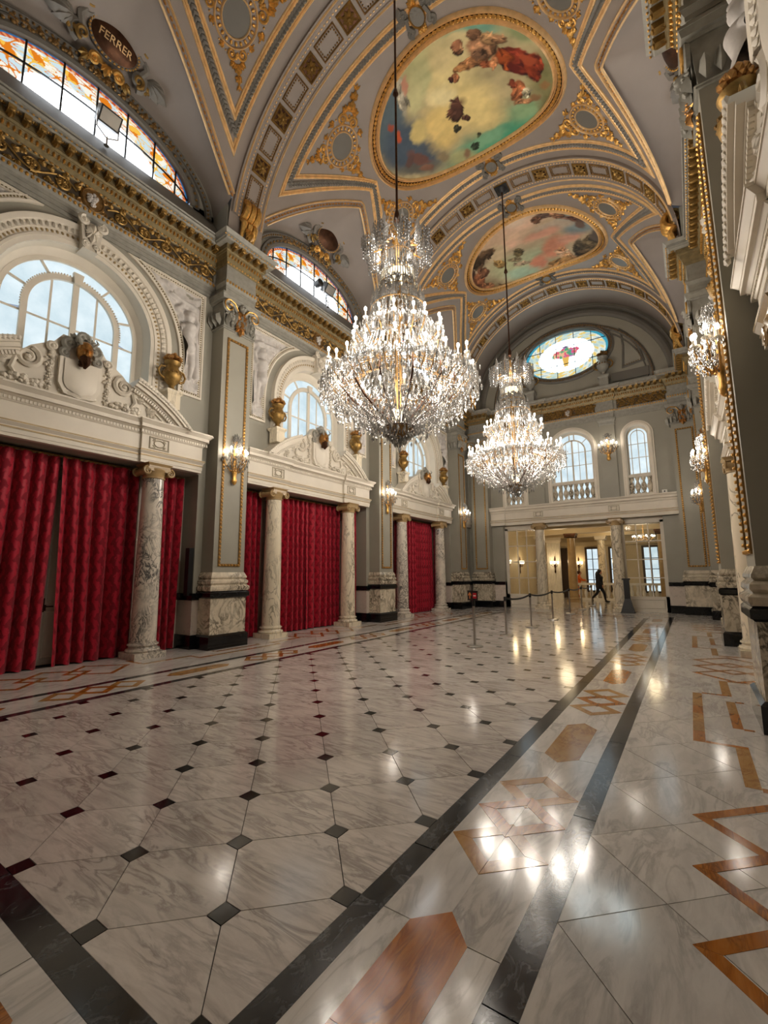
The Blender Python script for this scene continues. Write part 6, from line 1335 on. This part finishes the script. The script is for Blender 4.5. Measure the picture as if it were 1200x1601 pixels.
# ================================================================== CHANDELIERS
def chandelier(label, loc):
    t = thing('chandelier', label, 'chandelier', loc, 0, 'crystal chandeliers of the hall'); g_ = np.random.default_rng(21)     # z measured from the floor
    rod = MB(); rod.add(*tube([(0, 0, 8.0), (0, 0, 14.0)], .022, 8)); rod.add(*lathe([(.02, 11.0), (.06, 11.06), (.04, 11.14), (.02, 11.2)], 10)); rod.add(*lathe([(.02, 8.2), (.06, 8.25), (.05, 8.4), (.02, 8.5)], 10)); obj('rod', rod, M['bronze'], t)
    stem = MB(); stem.add(*lathe([(.02, 3.95), (.07, 4.02), (.16, 4.08), (.24, 4.16), (.2, 4.2), (.07, 4.3), (.05, 4.8), (.1, 5.0), (.06, 5.2), (.05, 6.2), (.1, 6.3), (.05, 6.5), (.06, 7.0), (.1, 7.1), (.05, 7.3), (.04, 8.1)], 14)); obj('stem', stem, M['darkgold'], t)
    rings = []
    for r, z, nm in ((.36, 7.62, 'crown_ring'), (.3, 7.5, 'neck_ring'), (.33, 6.92, 'neck_ring'), (.34, 6.78, 'upper_ring'), (.5, 6.42, 'upper_ring'), (.62, 5.78, 'tier_ring'), (.95, 5.05, 'tier_ring'), (.28, 4.16, 'bottom_ring')):
        m = MB(); m.add(*tube(np.c_[ellipse(0, 0, r, r, 40), np.full(40, z)], .011, 6, closed=True)); a = np.arange(int(r*40))*2*PI/int(r*40); scatter(m, ICO_V, ICO_F, np.stack([r*np.cos(a), r*np.sin(a), 0*a+z], 1), .02); obj(nm, m, M['bronze'] if z < 4.5 else M['darkgold'], t)
    bowl = MB(); bowl.add(*lathe([(.02, 6.98), (.14, 7.02), (.2, 7.12), (.18, 7.2)], 20)); obj('lamp_bowl', bowl, M['glow'], t); bowl = MB(); bowl.add(*lathe([(.03, 4.2), (.1, 4.22), (.13, 4.35), (.1, 4.48)], 16)); obj('lamp_bowl', bowl, M['glow'], t)
    for k in range(12):         # long branches out of the bottom bowl
        a = (k+.5)*PI/6; c, s = math.cos(a), math.sin(a); obj('branch', MB().add(*tube([(.16*c, .16*s, 4.16), (.45*c, .45*s, 4.36), (.8*c, .8*s, 4.6), (1.02*c, 1.02*s, 4.86), (1.0*c, 1.0*s, 5.06)], [.026, .024, .021, .018, .014], 6)), M['bronze'], t)
    def candle_arm(x0, z0, a, r, z, mt='darkgold'):
        c, s = math.cos(a), math.sin(a); rm = x0+(r-x0)*.6
        ar = obj('arm', MB().add(*tube([(x0*c, x0*s, z0), (rm*c, rm*s, min(z0, z)-.2), ((r-.02)*c, (r-.02)*s, z-.2), (r*c, r*s, z-.1)], [.014, .013, .011, .01], 5)), M[mt], t)
        v, f = lathe([(.01, -.12), (.045, -.1), (.05, -.075), (.012, -.075), (.014, .03)], 8); obj('candle', MB().add(v+np.array([r*c, r*s, z]), f), M['candle'], ar)
        obj('bulb', MB().add(*sphere(.024, 8, 6, (r*c, r*s, z+.07), (1, 1, 1.8))), M['bulb'], ar)
        n = 8; aa = np.arange(n)*2*PI/n; scatter(dp, OCT_V, OCT_F, np.stack([r*c+.05*np.cos(aa), r*s+.05*np.sin(aa), z-.15-.04*(np.arange(n) % 2)], 1), (.012, .012, .05))
    dp = MB()
    for k in range(12):
        for j in (-1, 0, 1): candle_arm(.7, 5.0, k*PI/6+j*.145, 1.33-.06*abs(j), 5.2+(.1 if j == 0 else 0))
    for k in range(9):
        for j in (0, 1): candle_arm(.35, 5.8, k*2*PI/9+j*.3, .84-.05*j, 5.98+.07*j)
    for k in range(12): candle_arm(.4, 4.7, (k+.3)*PI/6, .78, 4.72, 'bronze')
    obj('candle_pan_drops', dp, M['crystal'], t, stuff=True)
    def drops(name, n, rz, L, w_=.013):
        m = MB(); u = g_.uniform(0, 1, n); a = g_.uniform(0, 2*PI, n); r, z = rz(u); r = r*(1+g_.normal(0, .025, n)); scatter(m, OCT_V, OCT_F, np.stack([r*np.cos(a), r*np.sin(a), z], 1), np.stack([np.full(n, w_)*g_.uniform(.7, 1.3, n), np.full(n, w_), g_.uniform(*L, n)], 1), a); return m
    I = lambda pts: (lambda u: (np.interp(u, np.linspace(0, 1, len(pts)), [p[0] for p in pts]), np.interp(u, np.linspace(0, 1, len(pts)), [p[1] for p in pts])))
    def strands(m, n, pts, step=.036, sz=.012):
        P = resample(np.array(pts), step)
        for k in range(n):
            a = 2*PI*(k+.5*(k % 2)*0)/n; scatter(m, OCT_V, OCT_F, np.stack([P[:, 0]*math.cos(a), P[:, 0]*math.sin(a), P[:, 1]], 1), (sz, sz, sz*1.5), a)
    fin = lathe([(.012, 0), (.035, .02), (.05, .07), (.03, .13), (.034, .16), (.014, .28), (.0, .34)], 6)
    m = drops('', 900, I([(1.38, 5.05), (1.42, 4.85), (1.25, 4.6), (.95, 4.4), (.6, 4.22), (.3, 4.1)]), (.035, .075), .016); m.join(drops('', 300, I([(.3, 4.08), (.2, 4.0), (.06, 3.85)]), (.03, .06)))
    strands(m, 56, [(1.36, 5.0), (1.15, 4.62), (.7, 4.33), (.27, 4.16)], .033, .014); strands(m, 40, [(1.0, 5.05), (.85, 4.6), (.5, 4.35), (.25, 4.2)], .034, .013)
    for r_, z_, n_, L_ in ((1.4, 5.02, 64, 4), (1.12, 4.72, 56, 4), (.8, 4.5, 44, 3), (.5, 4.3, 30, 3)):
        for k in range(n_):
            a = 2*PI*k/n_; scatter(m, OCT_V, OCT_F, [(r_*math.cos(a), r_*math.sin(a), z_-.065*q-.03*(k % 3)) for q in range(L_)], (.015, .015, .034), a); scatter(m, OCT_V, OCT_F, [(r_*math.cos(a), r_*math.sin(a), z_-.065*L_-.05-.03*(k % 3))], (.021, .021, .055), a)
    scatter(m, OCT_V, OCT_F, [(0, 0, 3.78)], (.04, .04, .09)); obj('basket_crystals', m, M['crystal'], t, stuff=True)
    m = drops('', 800, I([(1.3, 5.0), (1.15, 5.1), (.95, 5.2), (.8, 5.5), (.7, 5.75)]), (.03, .065), .015); strands(m, 60, [(.62, 5.78), (.75, 5.45), (.95, 5.15), (1.25, 5.08)], .034, .014); m.join(drops('', 300, I([(1.3, 5.02), (1.34, 4.95)]), (.04, .09)))
    for k in range(24): a = k*PI/12; m.add(fin[0]*[1, 1, .8]+np.array([1.02*math.cos(a), 1.02*math.sin(a), 5.1]), fin[1])
    for k in range(18): a = k*PI/9; m.add(fin[0]+np.array([.66*math.cos(a), .66*math.sin(a), 5.72]), fin[1])
    obj('tier_crystals', m, M['crystal'], t, stuff=True)
    m = drops('', 520, I([(.84, 5.86), (.7, 5.95), (.6, 6.05), (.5, 6.4)]), (.03, .06), .015); strands(m, 44, [(.5, 6.4), (.52, 6.15), (.62, 5.9), (.64, 5.78)], .033, .014); strands(m, 36, [(.34, 6.78), (.42, 6.6), (.5, 6.42)], .033, .014); m.join(drops('', 200, I([(.34, 6.76), (.36, 6.66), (.46, 6.5)]), (.03, .05)))
    for k in range(16): a = k*2*PI/16; m.add(fin[0]*[1.15, 1.15, 1.1]+np.array([.47*math.cos(a), .47*math.sin(a), 6.42]), fin[1])
    for k in range(12): a = k*2*PI/12; m.add(fin[0]*[1.1, 1.1, 1]+np.array([.3*math.cos(a), .3*math.sin(a), 6.7]), fin[1])
    obj('upper_crystals', m, M['crystal'], t, stuff=True)
    m = MB(); strands(m, 44, [(.3, 7.5), (.31, 7.2), (.34, 6.95)], .03, .016); m.join(drops('', 220, I([(.34, 6.95), (.35, 6.8)]), (.04, .075), .018)); m.join(drops('', 200, I([(.31, 7.3), (.32, 7.15)]), (.03, .05), .016)); obj('neck_crystals', m, M['crystal'], t, stuff=True)
    for k in range(8):
        a = k*PI/4; c, s = math.cos(a), math.sin(a); obj('crown_arm', MB().add(*tube([(.3*c, .3*s, 7.62), (.45*c, .45*s, 7.55), (.56*c, .56*s, 7.68), (.55*c, .55*s, 7.8)], .014, 5)), M['gold'], t)
    m = MB()
    for k in range(8):
        a = k*PI/4; x, y = .55*math.cos(a), .55*math.sin(a); m.add(fin[0]*[1.3, 1.3, 1.25]+np.array([x*.82, y*.82, 7.74]), fin[1]); b = np.arange(14)*PI/7
        for rr, z_, n_ in ((.1, 7.7, 5), (.06, 7.82, 6), (.13, 7.78, 3)):
            for q in range(n_): scatter(m, OCT_V, OCT_F, np.stack([x+rr*np.cos(b), y+rr*np.sin(b), 0*b+z_-.07*q], 1), (.016, .016, .04), b)
    m.join(drops('', 160, I([(.36, 7.6), (.5, 7.75), (.5, 7.9), (.2, 8.05)]), (.03, .055))); obj('crown_crystals', m, M['crystal'], t, stuff=True)
    for k in range(12): a = (k+.5)*PI/6; lamp('chandelier_light', (1.24*math.cos(a), 1.24*math.sin(a), 5.36), CHAND_W*.5, WARM, .16, t)
    for k in range(5): a = k*2*PI/5; lamp('chandelier_light', (.72*math.cos(a), .72*math.sin(a), 6.12), CHAND_W*.13, WARM, .16, t)
    for k in range(3): a = k*2*PI/3; lamp('chandelier_light', (.55*math.cos(a), .55*math.sin(a), 4.75), CHAND_W*.2, WARM, .14, t)
    lamp('chandelier_light', (0, 0, 7.3), CHAND_W*.35, WARM, .1, t); [lamp('chandelier_light', (.36*math.cos(a), .36*math.sin(a), 7.78), CHAND_W*.13, WARM, .08, t) for a in (0, PI/2, PI, -PI/2)]  # neck bowl lamp, then fill lamps added to brighten the crown crystals
    return t
ch0 = chandelier('great crystal chandelier, nearer and larger of the two, hanging before the left pilaster', (XC, PIL[0], 0)); index_children(); dup(ch0, (XC, PIL[1], 0), 0, 'crystal chandelier farther down the hall, before the end wall windows')

# ================================================================== SMALL THINGS
def stanchion(y, label, x=-4.07):
    t = thing('stanchion', label, 'stanchion', (x, y, 0), 0, 'steel barrier posts'); obj('base', MB().add(*lathe([(.17, 0), (.175, .012), (.165, .03), (.06, .045), (.03, .05)], 32)), M['steel'], t); obj('post', MB().add(*lathe([(.026, .04), (.026, .9)], 16)), M['steel'], t); obj('belt_head', MB().add(*lathe([(.034, .88), (.036, .9), (.036, .98), (.03, .995)], 16)), M['black'], t); return t
SY = [9.5, 11.55, 13.75, 16.3, 18.95, 21.3, 23.7]; nm = ['carrying the arrow sign, nearest of the row', 'second of the row, where the black belt begins', 'third of the row', 'fourth of the row', 'fifth of the row', 'sixth of the row, at the doorway', 'seventh and farthest of the row']
for y, n in zip(SY, nm): stanchion(y, 'steel barrier post, '+n)
for k in range(1, 6):
    a, b = SY[k]+.036, SY[k+1]-.036; u = np.linspace(0, 1, 14); m = MB(); y = a+(b-a)*u; z = .955-.07*4*u*(1-u); v = np.concatenate([np.stack([0*y+x_, y, z+h], 1) for x_, h in ((-.003, -.025), (.003, -.025), (.003, .025), (-.003, .025))]); i = np.arange(13)
    m.add(v, [np.concatenate([np.stack([i+14*q, i+1+14*q, i+1+14*((q+1) % 4), i+14*((q+1) % 4)], 1) for q in range(4)])]); tag(obj('belt', m, M['black'], None, (-4.07, 0, 0), smooth=False), f'black barrier belt between the {("","second","third","fourth","fifth","sixth")[k]} and {("","third","fourth","fifth","sixth","seventh")[k]} steel posts', 'belt', 'black barrier belts')
sg_ = thing('barrier_sign', 'small black sign with orange arrow and red no-entry square on nearest post', 'sign', (-4.07, 9.5, 0), -.44)
obj('panel', MB().add(*box(-.16, .16, -.03, -.012, 1.0, 1.22)), M['black'], sg_, smooth=False); obj('clip', MB().add(*box(-.04, .04, -.04, .04, .995, 1.04)), M['black'], sg_, smooth=False)
v, f = prism([(-.025, -.07), (.0, -.07), (.0, .015), (.035, -.015), (.035, .02), (-.0125, .075), (-.06, .02), (-.06, -.015), (-.025, .015)], 0, .003); v, f = prism([(-.014, -.07), (.014, -.07), (.014, .02), (.05, -.012), (.05, .024), (0, .075), (-.05, .024), (-.05, -.012), (-.014, .02)], 0, .003); obj('arrow', MB().add(np.stack([v[:, 0]-.08, -.031-v[:, 2], v[:, 1]+1.11], 1), f), M['orange'], sg_, smooth=False)
obj('no_entry', MB().add(*box(.022, .14, -.034, -.03, 1.05, 1.17)), M['red'], sg_, smooth=False); obj('white_bar', MB().add(*box(.04, .122, -.037, -.034, 1.098, 1.12)), M['white'], sg_, smooth=False)
tt = thing('black_totem', 'slim black floor stand with flared foot before right doorway column', 'stand', (-2.2, 20.55, 0)); obj('body', MB().add(*frustum((-.26, .22, -.16, .16), (-.1, .1, -.08, .08), .02, .55)).add(*box(-.1, .1, -.08, .08, .55, 1.3)), M['black'], tt, smooth=False); obj('foot', MB().add(*box(-.28, .24, -.18, .18, 0, .02)), M['black'], tt, smooth=False); obj('top', MB().add(*box(-.15, .13, -.11, .11, 1.3, 1.36)), M['black'], tt, smooth=False)
cb = thing('white_box', 'small white device on the end wall ledge right of the narrow window', 'device', at_end(.14, 3.46, 4.745), RZE); obj('case', MB().add(*box(-.06, .06, -.09, .09, 0, .15)).add(*box(-.02, .02, -.03, .03, 0, .02)), M['white'], cb, smooth=False); obj('lens', MB().add(*lathe([(.03, 0), (.025, .02)], 12)).warp(lambda v: np.stack([.06+v[:, 2], v[:, 0], .08+v[:, 1]], 1)), M['black'], cb)
def loudspeaker(k, sg, label):
    t = thing('column_loudspeaker', label, 'loudspeaker', at_bay('L', k, -.1, sg*2.57, 1.15), 0, 'black column loudspeakers'); obj('cabinet', MB().add(*box(-.07, .07, -.055, .055, 0, 1.05)), M['black'], t, smooth=False); g = MB()
    for z in np.arange(.06, 1.0, .05): g.add(*box(.07, .076, -.045, .045, z, z+.03))
    obj('grille', g, M['black'], t, smooth=False)
loudspeaker(0, 1, 'slim black loudspeaker on the door jamb left of the first pilaster'); loudspeaker(1, -1, 'slim black loudspeaker on the door jamb right of the first pilaster')
def floodlight(k, y, label, rnd=False):
    t = thing('floodlight', label, 'floodlight', at_bay('L', k, .16, y, 10.15)); f = lambda v: v@np.array([[.82, 0, -.57], [0, 1, 0], [.57, 0, .82]])+np.array([0, 0, .62])
    obj('bracket', MB().add(*tube([(0, -.2, .62), (0, -.2, .3), (0, 0, .16), (0, .2, .3), (0, .2, .62)], .014, 6)).add(*lathe([(.05, 0), (.02, .02), (.015, .2)], 10)), M['steel'], t)
    b = MB(); b.add(*box(-.12, .1, -.2, .2, -.15, .15)); obj('housing', b.warp(f), M['black'], t, smooth=False); g = MB(); g.add(*box(.1, .11, -.17, .17, -.12, .12)); obj('lens', g.warp(f), M['steel'], t, smooth=False); fn = MB()
    for z in np.arange(-.14, .15, .04): fn.add(*box(-.16, -.12, -.18, .18, z, z+.015))
    obj('fins', fn.warp(f), M['steel'], t, smooth=False)
floodlight(0, .12, 'black floodlight with pale lens before the nearest stained-glass lunette'); floodlight(1, .35, 'black floodlight before the middle stained-glass lunette')
sp = thing('spotlight', 'round spotlight beside the floodlight before the middle stained-glass lunette', 'spotlight', at_bay('L', 1, .16, -.12, 10.15)); obj('stem', MB().add(*tube([(0, 0, 0), (0, 0, .5)], .014, 6)), M['steel'], sp); obj('can', MB().add(*lathe([(.03, -.14), (.1, -.1), (.12, .1), (.1, .12), (.02, .1)], 18)).warp(lambda v: np.stack([v[:, 2], v[:, 0], v[:, 1]+.56], 1)), M['black'], sp)

# --- people
def person(label, loc, rotz, J, E, cloth_mat, parts):
    """body grown from a jointed skeleton: J = name -> (x, y, z, radius), E = pairs"""
    t = thing('person', label, 'person', loc, rotz); names = list(J); me = bpy.data.meshes.new('body')
    me.from_pydata([J[n][:3] for n in names], [(names.index(a), names.index(b)) for a, b in E], []); o = bpy.data.objects.new('body', me); COL.objects.link(o); o.parent = t; me.materials.append(cloth_mat)
    md = o.modifiers.new('skin', 'SKIN'); 
    for i, n in enumerate(names): me.skin_vertices[0].data[i].radius = (J[n][3],)*2; me.skin_vertices[0].data[i].use_root = (n == 'pelvis')
    md.use_smooth_shade = True; s = o.modifiers.new('sub', 'SUBSURF'); s.levels = s.render_levels = 2
    for nm_, mb, m in parts: obj(nm_, mb, m, t)
    return t
def hand_parts(x, y, z, dirz=-1):
    m = MB(); m.add(*sphere(.045, 10, 6, (x, y, z), (.5, .9, 1.1)))
    for k, (dy, L_) in enumerate(((-.03, .07), (-.01, .085), (.01, .08), (.03, .06))): m.add(*tube([(x, y+dy, z-.03), (x+.008, y+dy, z-.03-L_*.6), (x+.022, y+dy, z-.03-L_)], [.011, .01, .007], 6))
    m.add(*tube([(x, y-.04, z+.01), (x+.012, y-.062, z-.02), (x+.02, y-.06, z-.05)], [.012, .011, .008], 6)); return m
def face(m, c, s):
    n, k = 18, 12; v, f = sphere(1, n, k); r = 1+.16*np.exp(-((v[:, 1])/.16)**2-((v[:, 2]+.1)/.22)**2)*(v[:, 0] > .3)-.05*np.exp(-((np.abs(v[:, 1])-.34)/.14)**2-((v[:, 2]-.1)/.1)**2)*(v[:, 0] > .3)-.05*np.exp(-(v[:, 1]/.28)**2-((v[:, 2]+.45)/.05)**2)*(v[:, 0] > .3)
    m.add(v*r[:, None]*np.array([.1, .078, .125])*s+np.array(c), f)
    for sgn in (-1, 1): m.add(*sphere(.024, 8, 5, (c[0]-.0, c[1]+sgn*.078*s, c[2]-.01), (.7, .4, 1.2)))
    return m
# walking away in black, mid-stride; x = direction of travel
J = {'pelvis': (0, 0, .95, .15), 'belly': (.01, 0, 1.12, .15), 'chest': (.03, 0, 1.32, .17), 'neck': (.05, 0, 1.47, .07), 'headb': (.07, 0, 1.53, .06),
     'hipl': (0, .09, .9, .105), 'kneel': (.2, .1, .5, .075), 'anklel': (.25, .1, .1, .05), 'toel': (.42, .1, .045, .04), 'hipr': (0, -.09, .9, .105), 'kneer': (-.08, -.1, .5, .075), 'ankler': (-.38, -.1, .22, .05), 'toer': (-.36, -.1, .05, .035),
     'shl': (.02, .19, 1.39, .075), 'ell': (-.08, .25, 1.12, .058), 'wrl': (.02, .26, .87, .04), 'shr': (.02, -.19, 1.39, .075), 'elr': (.1, -.24, 1.12, .058), 'wrr': (.26, -.22, .95, .04)}
E = [('pelvis', 'belly'), ('belly', 'chest'), ('chest', 'neck'), ('neck', 'headb'), ('pelvis', 'hipl'), ('hipl', 'kneel'), ('kneel', 'anklel'), ('anklel', 'toel'), ('pelvis', 'hipr'), ('hipr', 'kneer'), ('kneer', 'ankler'), ('ankler', 'toer'), ('chest', 'shl'), ('shl', 'ell'), ('ell', 'wrl'), ('chest', 'shr'), ('shr', 'elr'), ('elr', 'wrr')]
hair = MB(); hair.add(*sphere(.12, 14, 8, (.06, 0, 1.66), (1, .9, 1.05))); hair.add(*tube([(-.01, 0, 1.64), (-.05, 0, 1.52), (-.06, 0, 1.38), (-.05, 0, 1.3)], [.1, .12, .11, .05], 10))
coat = MB(); coat.add(*lathe([(.15, .78), (.19, .8), (.19, 1.0), (.18, 1.2), (.2, 1.36), (.1, 1.45)], 20)); coat.warp(lambda v: v*[.95, 1.12, 1]+np.array([.02, 0, 0]))
person('person in black clothes with long dark hair striding across the lobby', (-4.2, 26.9, 0), -.25, J, E, M['blackcloth'], [('head', face(MB(), (.09, 0, 1.63), 1.0), M['skin']), ('hair', hair, M['black']), ('jacket', coat, M['blackcloth']), ('hand', hand_parts(.03, .26, .81), M['skin']), ('hand', hand_parts(.28, -.22, .9), M['skin']), ('shoe', MB().add(*sphere(.1, 10, 6, (.34, .1, .05), (1.5, .5, .5))), M['black']), ('shoe', MB().add(*sphere(.1, 10, 6, (-.37, -.1, .11), (.6, .5, 1.3))), M['black'])])
J = {'pelvis': (0, 0, .92, .15), 'belly': (.01, 0, 1.08, .15), 'chest': (.03, 0, 1.28, .17), 'neck': (.05, 0, 1.43, .065), 'headb': (.06, 0, 1.49, .06), 'hipl': (0, .09, .87, .1), 'kneel': (.02, .1, .48, .075), 'anklel': (0, .1, .1, .05), 'toel': (.16, .1, .045, .04), 'hipr': (0, -.09, .87, .1), 'kneer': (.02, -.1, .48, .075), 'ankler': (0, -.1, .1, .05), 'toer': (.16, -.1, .045, .04),
     'shl': (.02, .18, 1.35, .075), 'ell': (.16, .3, 1.18, .058), 'wrl': (.4, .22, 1.14, .04), 'shr': (.02, -.18, 1.35, .075), 'elr': (.14, -.28, 1.16, .058), 'wrr': (.38, -.2, 1.12, .04)}
hair = MB(); hair.add(*sphere(.115, 14, 8, (.04, 0, 1.62), (1, .9, 1.0)))
person('person in an orange top leaning forward behind the lobby balustrade', (-5.75, 29.6, 0), .1, J, E, M['orangecloth'], [('head', face(MB(), (.08, 0, 1.59), 1.0), M['skin']), ('hair', hair, M['bronze']), ('hand', hand_parts(.44, .22, 1.12), M['skin']), ('hand', hand_parts(.42, -.2, 1.1), M['skin']), ('trousers', MB().add(*lathe([(.12, .0), (.14, .5), (.19, .95)], 16)), M['blackcloth'])])
